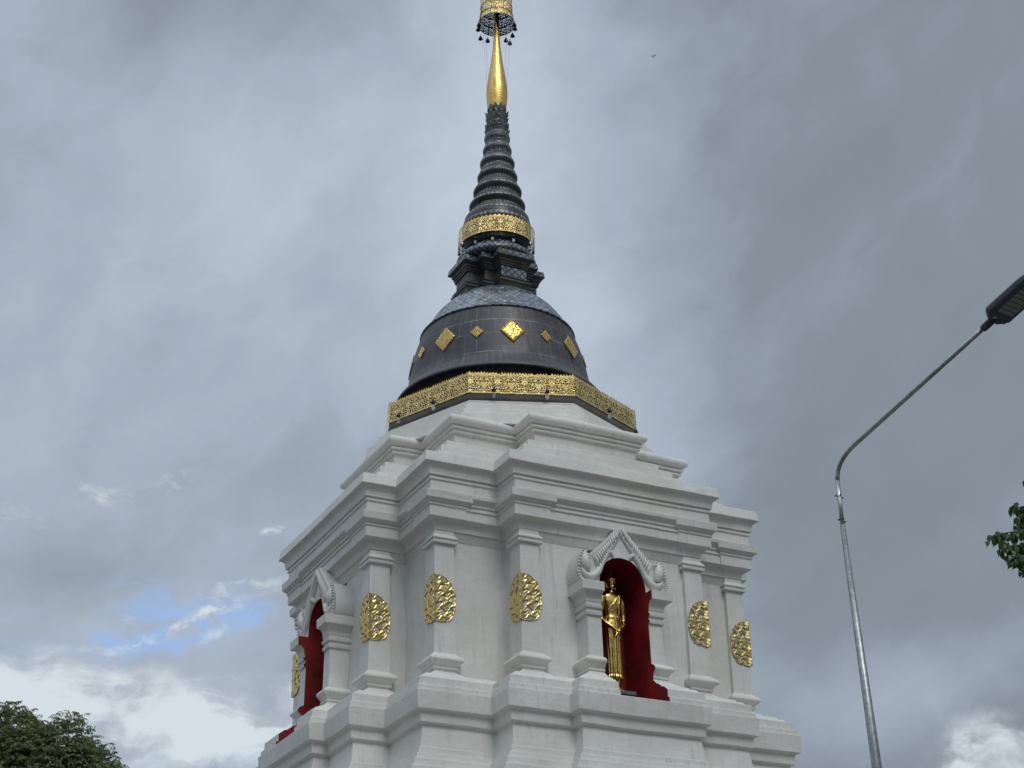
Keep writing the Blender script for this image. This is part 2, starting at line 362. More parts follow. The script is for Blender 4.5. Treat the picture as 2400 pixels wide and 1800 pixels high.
def m_filigree(name, period=.30, height=.333, scale=26., thr=.10, dull=0.):
    # pierced gilt sheet; uv in metres (along, up)
    m, t, b, o = mat(name); u, v, _ = t.sep(uv_co(t))
    pu = t.m('PINGPONG', u, period / 2)
    wn = t.noise(t.comb(pu, v, 0.), 9., 2., .5)[1]
    w = t.vm('MULTIPLY', t.vm('SUBTRACT', wn, (.5, .5, .5)), (.06, .06, 0.))
    co = t.vm('ADD', t.comb(pu, v, 0.), w)
    vo = t.node('ShaderNodeTexVoronoi', feature='DISTANCE_TO_EDGE', voronoi_dimensions='2D'); t.l.new(co, vo.inputs['Vector']); vo.inputs['Scale'].default_value = scale
    vc = t.node('ShaderNodeTexVoronoi', feature='F1', voronoi_dimensions='2D'); t.l.new(co, vc.inputs['Vector']); vc.inputs['Scale'].default_value = scale
    hole = t.m('GREATER_THAN', vo.outputs[0], thr)
    keep = t.m('GREATER_THAN', t.sep(vc.outputs['Color'])[0], .22)
    # solid flower bosses at the middle and the edge of every repeat, solid rims
    def boss(cu, cv, r):
        du = t.m('SUBTRACT', pu, cu); dv = t.m('SUBTRACT', v, cv)
        dd = t.m('SQRT', t.m('ADD', t.m('MULTIPLY', du, du), t.m('MULTIPLY', dv, dv)))
        an = t.m('ARCTAN2', dv, du); rr = t.m('MULTIPLY', t.m('ADD', 1., t.m('MULTIPLY', t.m('COSINE', t.m('MULTIPLY', an, 8.)), .28)), r)
        return t.m('LESS_THAN', dd, rr)
    bs = t.m('MAXIMUM', boss(0., height * .62, height * .11), boss(period / 2, height * .38, height * .11))
    solid = t.m('MAXIMUM', bs, t.m('MAXIMUM', t.m('GREATER_THAN', v, height * .90), t.m('LESS_THAN', v, height * .07)))
    hole = t.m('MULTIPLY', t.m('MULTIPLY', hole, keep), t.m('SUBTRACT', 1., solid))
    geo = t.node('ShaderNodeNewGeometry')
    n = t.noise(geo.outputs['Position'], 5., 3.)[0]
    c = t.mix(t.mr(n, .3, .7), rgb(.80, .55, .20), rgb(.95, .72, .30))
    c = t.mix(geo.outputs['Backfacing'], c, rgb(.05, .04, .035))  # back side coloured dark, standing in for the unlit inside
    t.l.new(c, b.inputs['Base Color']); b.inputs['Metallic'].default_value = 1.; b.inputs['Roughness'].default_value = .27 + dull
    hh = t.m('ADD', t.mr(vo.outputs[0], 0., thr * 1.2), t.m('MULTIPLY', n, 1.2))
    t.l.new(t.bump(hh, .55, .008), b.inputs['Normal'])
    tr = t.node('ShaderNodeBsdfTransparent'); mx = t.node('ShaderNodeMixShader')
    t.l.new(hole, mx.inputs[0]); t.l.new(b.outputs[0], mx.inputs[1]); t.l.new(tr.outputs[0], mx.inputs[2]); t.l.new(mx.outputs[0], o.inputs[0])
    return m
def m_leaf(name, c1, c2, rough=.45):
    m, t, b, o = mat(name)
    oi = t.node('ShaderNodeNewGeometry'); r = oi.outputs['Random Per Island']
    c = t.mix(r, rgb(*c1), rgb(*c2)); t.l.new(c, b.inputs['Base Color']); b.inputs['Roughness'].default_value = rough
    b.inputs['Specular IOR Level'].default_value = .35
    tl = t.node('ShaderNodeBsdfTranslucent'); t.l.new(t.mix(.5, c, rgb(.10, .15, .02)), tl.inputs[0])
    mx = t.node('ShaderNodeMixShader'); mx.inputs[0].default_value = .28
    t.l.new(b.outputs[0], mx.inputs[1]); t.l.new(tl.outputs[0], mx.inputs[2]); t.l.new(mx.outputs[0], o.inputs[0]); return m
WHITE = m_white()
RED = m_plain('dark_red_paint', (.235, .016, .020), .42, var=.34, scale=2.6, bump=.25, dist=.02)
BLACK = m_plain('black_enamel', (.030, .030, .032), .38, metal=.2, var=.3, scale=4.)
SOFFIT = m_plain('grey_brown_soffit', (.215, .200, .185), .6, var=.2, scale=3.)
BELL = m_bell()
MOS = m_mosaic('mirror_tile_lattice', 20., 3.1, True, .95)
MOS2 = m_mosaic('small_mirror_tiles', 46., 8., False, .8)
RING = m_ring()
GOLDF = m_gold('gilded_sheet', .30, .55, 6., .03, base=(.84, .55, .17))
GOLDS = m_gold('gilded_bronze', .22, .35, 16., .010, dark=.22, base=(.82, .56, .17))
GOLDM = m_gold('gilded_relief', .30, .45, 40., .005, dark=.22, base=(.84, .64, .27))
EMB = m_emboss('embossed_gilt_plate', 46.)
FIL = m_filigree('pierced_gilt_band', .42, .333, 31., .19)
FIL2 = m_filigree('pierced_gilt_collar', .36, .30, 32., .19)
FIL3 = m_filigree('pierced_gilt_umbrella', .12, .16, 34., .23, .08)
STEEL = m_plain('galvanised_steel', (.33, .35, .34), .38, metal=.85, var=.22, scale=18., bump=.12)
STEELB = m_plain('bright_galvanised_steel', (.47, .49, .48), .26, metal=.9, var=.1, scale=12.)
LAMPG = m_plain('charcoal_lamp_housing', (.030, .036, .044), .45, var=.15, scale=6.)
LED = m_plain('led_lens_panel', (.17, .17, .155), .35, var=.1, scale=20.)
IRON = m_plain('blackened_iron', (.018, .018, .020), .5, metal=.3, var=.2)
PALE = m_plain('pale_tin_leaf', (.30, .29, .27), .35, metal=.5, var=.2)
BARK = m_plain('tree_bark', (.10, .08, .06), .85, var=.3, scale=10., bump=.6, dist=.03)
LEAF1 = m_leaf('olive_leaves', (.105, .135, .050), (.200, .225, .090))
LEAF2 = m_leaf('glossy_dark_leaves', (.022, .055, .016), (.065, .120, .032), .34)
STONE = m_plain('grey_green_stone', (.13, .155, .145), .6, var=.3, scale=12.)
# ------------------------------------------------------------------ ground
def build_ground():
    m, t, b, o = mat('paved_ground'); P = t.node('ShaderNodeNewGeometry').outputs['Position']
    br = t.node('ShaderNodeTexBrick'); t.l.new(P, br.inputs['Vector']); br.inputs['Scale'].default_value = 1.6
    br.inputs['Color1'].default_value = rgb(.125, .12, .105); br.inputs['Color2'].default_value = rgb(.095, .092, .082); br.inputs['Mortar'].default_value = rgb(.10, .10, .09)
    br.inputs['Mortar Size'].default_value = .012
    c = t.mix(t.m('MULTIPLY', t.mr(t.noise(P, .7, 5., .6)[0], .4, .7), .5), br.outputs[0], rgb(.16, .155, .14))
    t.l.new(c, b.inputs['Base Color']); b.inputs['Roughness'].default_value = .8
    mb = MB(); S = 1500
    mb.add([(-S, -S, GZ), (S, -S, GZ), (S, S, GZ), (-S, S, GZ)], [(0, 1, 2, 3)])
    tag(mb.build('ground', m), kind='structure')
build_ground()
# ------------------------------------------------------------------ stupa
ROT = 1.0976
MU, MV = .1215, .0728
UX, UY = cos(ROT), -sin(ROT); VX, VY = sin(ROT), cos(ROT)
SX, SY = MU * UX + MV * VX, 25 + MU * UY + MV * VY
stupa = empty('stupa', (SX, SY, GZ), -ROT, 'tall white tiered stupa with black bell dome and gilded ringed spire', 'stupa')
OZ = -GZ      # part geometry is written in eye-height z; parts sit at +OZ above the empty
def part(mb, name, mats, parent=None, **kw):
    o = mb.build(name, mats, parent or stupa, **kw)
    if parent is None: o.location.z = OZ
    return o
def axis_off(z):
    # the spire leans a little: offset of its axis from the body centre, in the stupa's own axes
    pts = [(12.3, -.17), (12.9, -.185), (14.9, -.193), (16.5, -.135), (20., -.089), (23., -.06)]
    X = pts[0][1]
    for (a, p), (b_, q) in zip(pts, pts[1:]):
        if z >= a: X = p + (q - p) * min(1., (z - a) / (b_ - a))
    return X
def loc_uv(X, Y):   # world-aligned offset from the body's centre (X right, Y away) -> stupa local (u, v)
    return X * UX + Y * UY, X * VX + Y * VY
def axc(z): return loc_uv(axis_off(z), 0.)
OCX = loc_uv(-.058, 0.)
C0, AB, BC = 2.6, .51, 1.05
def plan(d, z, sub=False, notch=None):
    c = C0 + d; a = c + AB; b = c - BC; e = .65 + d; g = 3.33 + d; q = [(c, -c), (c, -b), (a, -b)]
    if sub: q += [(a, -e), (g, -e)]
    if notch:
        w, ub = notch; ff = g if sub else a; q += [(ff, -w), (ub, -w), (ub, w), (ff, w)]
    if sub: q += [(g, e), (a, e)]
    q += [(a, b), (c, b)]
    out = []
    for k in range(4):
        for x, y in q:
            for _ in range(k): x, y = -y, x
            out.append((x, y, z))
    return out
from mathutils import noise as mn
def uneven(p, k=1.):
    q = Vector((p[0], p[1], p[2] * 1.6)); a = mn.noise_vector(q * .9); b_ = mn.noise_vector(q * 3.1 + Vector((7, 3, 1)))
    return (p[0] + k * (a.x * .012 + b_.x * .004), p[1] + k * (a.y * .012 + b_.y * .004), p[2] + k * (a.z * .010 + b_.z * .0035))
def ring(prof, wav=0., **kw):
    mb = MB(); loops = []
    for d, z in prof:
        L = plan(d, z, **kw); out = []; k = wav * min(1., abs(z - 6.385) / .25)
        if wav:
            for i, p in enumerate(L):
                q = L[(i + 1) % len(L)]; n = 6 if i % 1 == 0 else 1
                for j in range(n): out.append(uneven(tuple(p[c] + (q[c] - p[c]) * j / n for c in range(3)), k))
            L = out
        loops.append(L)
    mb.loft(loops); return mb
def cav(d0, z0, d1, z1, n=5):      # concave quarter sweep going up and out
    return [(d0 + (d1 - d0) * (1 - cos(pi / 2 * k / n)), z0 + (z1 - z0) * sin(pi / 2 * k / n)) for k in range(n + 1)]
BV = .007
def build_body():
    base = [(2.9, -1.62), (2.9, -1.0), (2.55, -.99), (2.5, -.3), (2.2, -.29), (2.15, .4), (1.9, .41), (1.85, 1.1), (1.6, 1.12), (1.62, 1.7), (1.40, 1.72), (1.42, 2.3), (1.25, 2.35), (1.18, 3.2), (1.26, 3.25), (1.26, 3.5), (1.05, 3.52), (1.0, 4.1), (.85, 4.12), (.83, 4.6), (.70, 4.61), (.68, 4.95), (.58, 4.96), (.57, 5.18), (.505, 5.185), (.50, 5.36), (.44, 5.37), (.43, 5.47), (.385, 5.475), (.375, 5.555), (.33, 5.56), (.325, 5.645), (.29, 5.65), (.286, 5.693), (.247, 5.953), (.30, 5.978), (.306, 6.112), (.366, 6.138), (.381, 6.385)]
    part(ring(base, 1.5, sub=True), 'base_tier', WHITE, bevel=BV)
    part(ring([(.352, 6.383), (.35, 6.46), (.317, 6.462), (.313, 6.58), (.20, 6.60), (.16, 6.68)], sub=True, notch=(.375, 2.56)), 'plinth', WHITE, bevel=BV)
    part(ring([(-.125, 6.55), (-.15, 8.70)], notch=(.40, 2.56)), 'wall', WHITE, bevel=BV)
    ent = [(-.148, 8.69), (-.10, 8.79), (-.10, 8.812), (-.072, 8.818), (-.07, 8.842)] + cav(-.068, 8.85, .02, 8.965) + [(.034, 8.968), (.034, 9.10), (.052, 9.104), (.054, 9.135), (.04, 9.14), (.04, 9.165), (.064, 9.17), (.066, 9.20), (.055, 9.205), (.122, 9.262), (.128, 9.314), (.05, 9.335), (.044, 9.49), (.064, 9.495), (.066, 9.530), (.050, 9.533), (.052, 9.548), (.086, 9.556), (.088, 9.592)] + cav(.09, 9.596, .165, 9.712) + [(.177, 9.718), (.150, 9.879)]
    part(ring(ent, 1.4), 'cornice', WHITE, bevel=BV)
    st = [(-.10, 9.87), (-.105, 9.98), (-.20, 9.985), (-.205, 10.085), (-.295, 10.09), (-.30, 10.235), (-.435, 10.24), (-.44, 10.388), (-.575, 10.392), (-.585, 10.45), (-.688, 10.47), (-.672, 10.655), (-.628, 10.662), (-.626, 10.688), (-.642, 10.691), (-.642, 10.712), (-.602, 10.718), (-.600, 10.748), (-.618, 10.751), (-.612, 10.77)]
    part(ring(st, 1.6), 'stepped_tier', WHITE, bevel=BV)
    tor = [(-.62, 10.768)]
    for k in range(9):
        a = -pi / 2 + pi * k / 8; tor.append((-.615 + .075 * cos(a), 10.851 + .078 * sin(a)))
    tor += [(-.70, 10.94), (-.95, 11.13), (-1.2, 11.15)]
    part(ring(tor, 1.4), 'torus_moulding', WHITE, bevel=.012, segs=3)
build_body()
def boxprof(mb, x0, x1, y0, y1, prof, sides=(1, 1, 1, 1), mi=0):
    mb.loft([[(x0 - o * sides[0], y0 - o * sides[2], z), (x1 + o * sides[1], y0 - o * sides[2], z), (x1 + o * sides[1], y1 + o * sides[3], z), (x0 - o * sides[0], y1 + o * sides[3], z)] for z, o in prof], mi=mi)
PILP = [(6.56, .345), (6.63, .30), (6.635, .24), (6.70, .16), (6.705, .13), (6.79, .01), (6.80, 0), (6.825, 0), (6.83, .025), (6.855, .03), (6.86, .012), (6.90, .045), (6.935, .088), (6.955, .092), (6.985, .078), (7.03, .02), (7.05, .008), (8.612, -.012), (8.616, .028), (8.655, .032), (8.66, .008), (8.678, .008), (8.684, .034), (8.70, .034), (8.75, -.004), (8.81, -.01)]
BRKP = [(8.80, -.03), (8.84, -.025)] + [(z, o) for o, z in cav(.0, 8.85, .085, 8.955)] + [(8.962, .118), (9.118, .118), (9.122, .134), (9.150, .136), (9.154, .125), (9.165, .148), (9.172, .150), (9.205, .190), (9.3135, .1995)]
def med_mesh():
    # pierced gilt leaf bent round a corner at the local origin; the corner's free quadrant is +x, -y; faces lie at x = 0 and y = 0
    mb = MB(); NU, NV = 50, 104; H = .335
    def half(z):
        s = (z + H) / (2 * H)                      # 0 bottom .. 1 top
        return .312 * max(0., 1 - abs((s - .46) / .545) ** 2.5) ** .5 * min(1., (s / .05 + .05)) ** .5
    def relief(a, z):
        x, y = a * 36., z * 36.
        for k in range(3):
            x, y = x + .95 * sin(1.2 * y + 1.7 * k + .6), y + .95 * sin(1.2 * x + 2.3 * k)
        return .5 + .5 * sin(x * 1.1) * cos(y * .9)
    for side in (0, 1):
        idx = {}; vs = []; fs = []
        for j in range(NV + 1):
            z = -H + 2 * H * j / NV; w = max(half(z), .004)
            for i in range(NU + 1):
                a = w * i / NU; r = relief(a + side * .9, z)
                rim = max(0., 1 - (w - a) / .022) if w > .03 else 1.
                h = .007 + .013 * r + .007 * max(0, rim) + .014 * exp(-(a / .018) ** 2)
                idx[j, i] = len(vs)
                q = a - h * max(0., 1 - a / .05)
                vs.append((h, q, z) if side == 0 else (-q, -h, z))
        for j in range(NV):
            z = -H + 2 * H * (j + .5) / NV; w = half(z)
            for i in range(NU):
                a = w * (i + .5) / NU
                r = relief(a + side * .9, z)
                if r < .24 and a > .03 and w - a > .022: continue
                f = (idx[j, i], idx[j, i + 1], idx[j + 1, i + 1], idx[j + 1, i]); fs.append(f if side == 0 else f[::-1])
        mb.add(vs, fs, smooth=True)
    o = mb.build('medallion', GOLDM, None)
    s = o.modifiers.new('thick', 'SOLIDIFY'); s.thickness = .006; s.offset = -1
    return o
def build_pilasters():
    W_ = .315; first = None; med = med_mesh(); c = C0 - .07; a = c + AB; b = c - BC
    mb = MB(); boxprof(mb, -W_, 0, 0, W_, PILP); brk = MB(); boxprof(brk, -W_ - .0, 0, 0, W_, BRKP)
    p0 = part(mb, 'pilaster', WHITE, bevel=.005); b0 = part(brk, 'entablature_block', WHITE, bevel=.005)
    spots = []
    for k in range(4):
        for x, y in ((c, -c), (a, -b), (a, b)):
            rot = 0. if y < 0 else pi / 2
            for _ in range(k): x, y = -y, x; rot += pi / 2
            spots.append((x, y, rot))
    for i, (x, y, r) in enumerate(spots):
        p = p0 if i == 0 else p0.copy(); q = b0 if i == 0 else b0.copy(); m = med if i == 0 else med.copy()
        if i:
            for w in (p, q, m): COL.objects.link(w)
            p.parent = stupa; q.parent = stupa
        for w in (p, q): w.location = (x, y, OZ); w.rotation_euler = (0, 0, r)
        m.parent = p; m.location = (.002, -.002, 7.815)
build_pilasters()
# ---- niches: two piers, red interior, flame-edged pediment
PIER = [(6.575, .350), (6.64, .285), (6.645, .235), (6.71, .16), (6.715, .13), (6.79, .04), (6.815, .02), (6.82, .04), (6.848, .042), (6.853, .025), (6.90, .06), (6.935, .100), (6.96, .105), (7.00, .07), (7.03, .01), (7.60, 0), (7.604, .028), (7.65, .036), (7.655, .012), (7.70, .012), (7.705, .04), (7.745, .046), (7.75, .02), (7.79, .022)] + [(z, o) for o, z in cav(.03, 7.795, .10, 7.925)] + [(7.93, .128), (8.06, .132)]
HW, GP, PO = .375, 3.27, .59
FR = 3.25
OUT = [(0, 9.02), (.045, 8.955), (.12, 8.86), (.22, 8.755), (.33, 8.645), (.42, 8.56), (.485, 8.475), (.535, 8.49), (.575, 8.545), (.60, 8.565), (.645, 8.50), (.69, 8.41), (.722, 8.30), (.728, 8.20), (.705, 8.11), (.66, 8.055)]
ARC = [(x * 1.024, z) for x, z in [(.365, 8.055), (.355, 8.16), (.33, 8.26), (.285, 8.36), (.225, 8.435), (.15, 8.485), (.07, 8.508), (0, 8.515)]]
def curve(pts, n):     # Catmull-Rom
    P = [pts[0]] + list(pts) + [pts[-1]]; out = []
    for i in range(1, len(P) - 2):
        for k in range(n):
            t = k / n; p0, p1, p2, p3 = P[i - 1:i + 3]
            out.append(tuple(.5 * (2 * p1[j] + (p2[j] - p0[j]) * t + (2 * p0[j] - 5 * p1[j] + 4 * p2[j] - p3[j]) * t * t + (3 * p1[j] - p0[j] - 3 * p2[j] + p3[j]) * t ** 3) for j in range(len(p1))))
    out.append(tuple(P[-2])); return out
def build_niche():
    mb = MB()
    for s in (-1, 1):
        L = []
        for z, o in PIER:
            q = [(2.9, s * HW, z), (GP + o, s * HW, z), (GP + o, s * (PO + o), z), (2.9, s * (PO + o), z)]
            L.append(q if s > 0 else q[::-1])
        mb.loft(L)
    niche = part(mb, 'niche', WHITE, bevel=.005)
    # red lined recess
    r = MB(); w = HW - .004; ub = 2.58
    front = [(.350 + 3.33, 6.386), (.350 + 3.33, 6.46), (.314 + 3.33, 6.462), (.311 + 3.33, 6.575)] + [(GP + o, z) for z, o in PIER[1:]]
    for s in (-1, 1):
        pl = [(ub, s * w, 6.386)] + [(u - .002, s * w, z) for u, z in front] + [(ub, s * w, 8.06)]
        r.add(pl, [tuple(range(len(pl)))])
    arch = [(v * w / (.365 * 1.024), z - .002) for v, z in curve(ARC, 3)]
    full = [(v, z) for v, z in arch] + [(-v, z) for v, z in arch[::-1][1:]]
    n = len(full)
    r.add([(ub, v, z) for v, z in full] + [(FR - .004, v, z) for v, z in full], [(i, i + 1, n + i + 1, n + i) for i in range(n - 1)], smooth=True)
    bk = [(ub, w, 6.386)] + [(ub, v, z) for v, z in full] + [(ub, -w, 6.386)]
    r.add(bk, [tuple(range(len(bk)))])
    r.add([(ub, -w, 6.3875), (3.675, -w, 6.3875), (3.675, w, 6.3875), (ub, w, 6.3875)], [(0, 1, 2, 3)])
    r.build('recess', RED, niche)
    # pediment plate with depth back to the wall, arch cut through
    p = MB(); oc = curve(OUT, 3); ar = curve(ARC, 3)[::-1]
    m_ = max(len(oc), len(ar))
    def resample(c, k):
        L = [0.]
        for a, b_ in zip(c, c[1:]): L.append(L[-1] + math.hypot(a[0] - b_[0], a[1] - b_[1]))
        out = []
        for i in range(k):
            s = L[-1] * i / (k - 1); j = max(jj for jj in range(len(L)) if L[jj] <= s + 1e-9); j = min(j, len(c) - 2)
            t = (s - L[j]) / max(1e-9, L[j + 1] - L[j]); out.append((c[j][0] + (c[j + 1][0] - c[j][0]) * t, c[j][1] + (c[j + 1][1] - c[j][1]) * t))
        return out
    K = 48; A = resample(ar, K); O = resample(oc, K)
    for s in (-1, 1):
        vs = []
        for u in (FR, 2.9):
            vs += [(u, s * v, z) for v, z in O] + [(u, s * v, z) for v, z in A]
        fs = []
        for i in range(K - 1):
            fs.append((i, i + 1, K + i + 1, K + i)); fs.append((i, 2 * K + i, 2 * K + i + 1, i + 1)); fs.append((K + i, K + i + 1, 3 * K + i + 1, 3 * K + i))
        fs.append((K - 1, 2 * K - 1, 4 * K - 1, 3 * K - 1))
        p.add(vs, fs)
    p.build('pediment', WHITE, niche, weld=True)
    # raised serpent moulding with scrolled ends
    q = MB()
    path = curve([(0, 8.885), (.05, 8.805), (.11, 8.725), (.17, 8.645), (.23, 8.56), (.285, 8.46), (.335, 8.36), (.385, 8.265), (.445, 8.195), (.525, 8.165), (.60, 8.195), (.635, 8.26), (.635, 8.33)], 5)
    leaf = curve([(.555, 8.24), (.575, 8.30), (.590, 8.38), (.592, 8.46), (.592, 8.555)], 5)
    for s in (-1, 1):
        L = len(path)
        def rad(i):
            t = i / (L - 1); return .024 + .018 * max(0, sin(pi * min(1, t * 1.15))) ** 1.5 + (.022 * max(0, sin(pi * (t - .5) / .45)) if .5 < t < .95 else 0) - (.02 * max(0, (t - .85) / .15))
        q.tube([(FR + .012, s * v, z) for v, z in path], [rad(i) for i in range(L)], 12)
        L2 = len(leaf)
        q.tube([(FR + .020, s * v, z) for v, z in leaf], [max(.006, .074 * sin(pi * (.14 + .86 * i / (L2 - 1))) ** .9) for i in range(L2)], 12)
        # inner cusp beside the arch
        q.tube([(FR + .010, s * v, z) for v, z in curve([(.235, 8.585), (.185, 8.575), (.15, 8.545), (.135, 8.50)], 3)], [.034, .036, .038, .038, .036, .034, .030, .024, .016, .008], 8)
        q.tube([(FR + .006, s * v, z) for v, z in curve([(.20, 8.53), (.26, 8.49), (.32, 8.40), (.37, 8.29), (.40, 8.20)], 3)], .020, 8)
    # flame ribs along the rake and round the leaf ends
    rb = q
    oc2 = resample(oc, 60)
    def nearest(pt, line): return min(line, key=lambda x: math.hypot(x[0] - pt[0], x[1] - pt[1]))
    for s in (-1, 1):
        for i in range(2, 30, 2):
            o_ = oc2[i]; k = nearest((o_[0] - .015, o_[1] - .16), path)
            rb.tube([(FR + .022, s * (o_[0] + .006), o_[1] + .004), (FR + .046, s * (o_[0] * .55 + k[0] * .45), o_[1] * .5 + k[1] * .5 + .01), (FR + .04, s * k[0], k[1])], [.006, .0185, .012], 6)
        for i in range(30, 60, 2):
            o_ = oc2[i]; k = nearest(o_, [(v, z) for v, z in leaf] + [(.60, 8.20)]); 
            mx = (o_[0] + (k[0] - o_[0]) * .45, o_[1] + (k[1] - o_[1]) * .45 - .012)
            rb.tube([(FR + .016, s * (o_[0] + .006), o_[1]), (FR + .038, s * (o_[0] * .7 + mx[0] * .3), o_[1] * .7 + mx[1] * .3), (FR + .034, s * mx[0], mx[1])], [.006, .0150, .009], 6)
    rb.build('serpent_moulding', WHITE, niche)
    for k in (1, 2, 3):
        c = copy_tree(niche, stupa); c.rotation_euler = (0, 0, k * pi / 2)
build_niche()
# ---- octagonal top of the body
OA = .117
def octo(R, z, ph=0.):
    out = []
    for i in range(8):
        a = OA + (i - 1.5 + ph) * pi / 4; X, Y = R * sin(a), -R * cos(a)
        out.append((OCX[0] + X * UX + Y * UY, OCX[1] + X * VX + Y * VY, z))
    return out[::1]
def build_octagon():
    mb = MB(); mb.loft([octo(R, z) for R, z in ((2.52, 10.90), (2.50, 11.08), (2.40, 11.09), (2.385, 11.20), (2.30, 11.205), (2.285, 11.315), (2.21, 11.32), (2.20, 11.395), (2.10, 11.40), (2.095, 11.435), (2.115, 11.438), (2.11, 11.466), (1.9, 11.468))])
    part(mb, 'octagonal_drum', WHITE, bevel=.006)
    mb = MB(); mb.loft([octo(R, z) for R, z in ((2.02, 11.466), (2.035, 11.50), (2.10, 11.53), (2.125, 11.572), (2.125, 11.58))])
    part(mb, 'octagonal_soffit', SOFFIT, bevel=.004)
    mb = MB(); mb.loft([octo(R, z) for R, z in ((2.115, 11.578), (2.10, 11.90), (1.6, 11.95))])
    part(mb, 'octagonal_ledge', BLACK)
    # pierced gilt band, a thin sheet round the ledge
    R = 2.151; bot = octo(R, 11.576); top = octo(R - .006, 11.909); mb = MB(); fs = []; us = []
    L = 2 * R * sin(pi / 8)
    for i in range(8):
        j = (i + 1) % 8; fs.append((i, j, 8 + j, 8 + i)); us.append(((i * L, 0), ((i + 1) * L, 0), ((i + 1) * L, .333), (i * L, .333)))
    mb.add(bot + top, fs, us)
    band = part(mb, 'gilt_band', FIL)
    cr = MB(); rnd = random.Random(3); lo = []; hi = []
    for i in range(8):
        A, B = Vector(top[i]), Vector(top[(i + 1) % 8]); n = 36
        for k in range(n):
            gone = rnd.random() < .14; h = .040 * rnd.uniform(.75, 1.1) * (0.15 if gone else 1)
            for t, hh in ((.08, .003), (.22, h * .45), (.34, h * .55), (.50, h), (.66, h * .55), (.78, h * .45), (.92, .003)):
                p = A.lerp(B, (k + t) / n); lo.append((p.x, p.y, p.z - .006)); hi.append((p.x, p.y, p.z + hh))
    cr.loft([lo, hi], False, False)
    cr.build('crest', GOLDF, band)
build_octagon()
# ---- bell
PB = [(12.225, 1.735), (12.24, 1.742), (12.27, 1.735), (12.32, 1.70), (12.38, 1.635), (12.45, 1.58), (12.55, 1.53), (12.7, 1.50), (12.9, 1.47), (13.1, 1.43), (13.3, 1.37), (13.5, 1.30), (13.538, 1.292)]
PM = [(13.538, 1.31), (13.556, 1.312), (13.575, 1.275), (13.66, 1.225), (13.75, 1.17), (13.83, 1.122), (13.9, 1.075), (13.98, 1.015), (14.05, .95), (14.12, .88), (14.18, .81), (14.25, .72), (14.32, .60), (14.4, .40)]
def rB(z):
    for (a, p), (b_, q) in zip(PB, PB[1:]):
        if a <= z <= b_: return p + (q - p) * (z - a) / (b_ - a)
def build_bell():
    mb = MB(); cx = lambda z: axc(z)
    mb.lathe([(1.60, 11.90), (1.61, 12.05), (1.60, 12.19), (1.70, 12.215)] + [(r, z) for z, r in PB] + [(1.2, 13.54)], 160, cx)
    bell = part(mb, 'bell_dome', BELL)
    mb = MB(); mb.lathe([(1.2, 13.537)] + [(r, z) for z, r in PM], 128, cx); part(mb, 'mosaic_collar', MOS)
    for i in range(16):
        phi = radians(9.8 + i * 22.5); big = i % 2 == 0; hz, hp = (.237, .140) if big else (.118, .072)
        z0 = 12.985 if big else 12.975
        if i == 3: z0 = 12.985
        pl = MB(); N = 8; grid = []
        for a in range(N + 1):
            for b_ in range(N + 1):
                s, t = a / N, b_ / N; x = (s - t); y = (s + t - 1)
                z = z0 + y * hz; ph = phi + x * hp; r = rB(z) + .012
                ox, oy = cx(z); X, Y = r * sin(ph), -r * cos(ph)
                grid.append((ox + X * UX + Y * UY, oy + X * VX + Y * VY, z))
        pl.add(grid, [(a * (N + 1) + b_, (a + 1) * (N + 1) + b_, (a + 1) * (N + 1) + b_ + 1, a * (N + 1) + b_ + 1) for a in range(N) for b_ in range(N)], smooth=True)
        o = pl.build('diamond_plaque', EMB, bell)
        s = o.modifiers.new('thick', 'SOLIDIFY'); s.thickness = .014; s.offset = 0
build_bell()
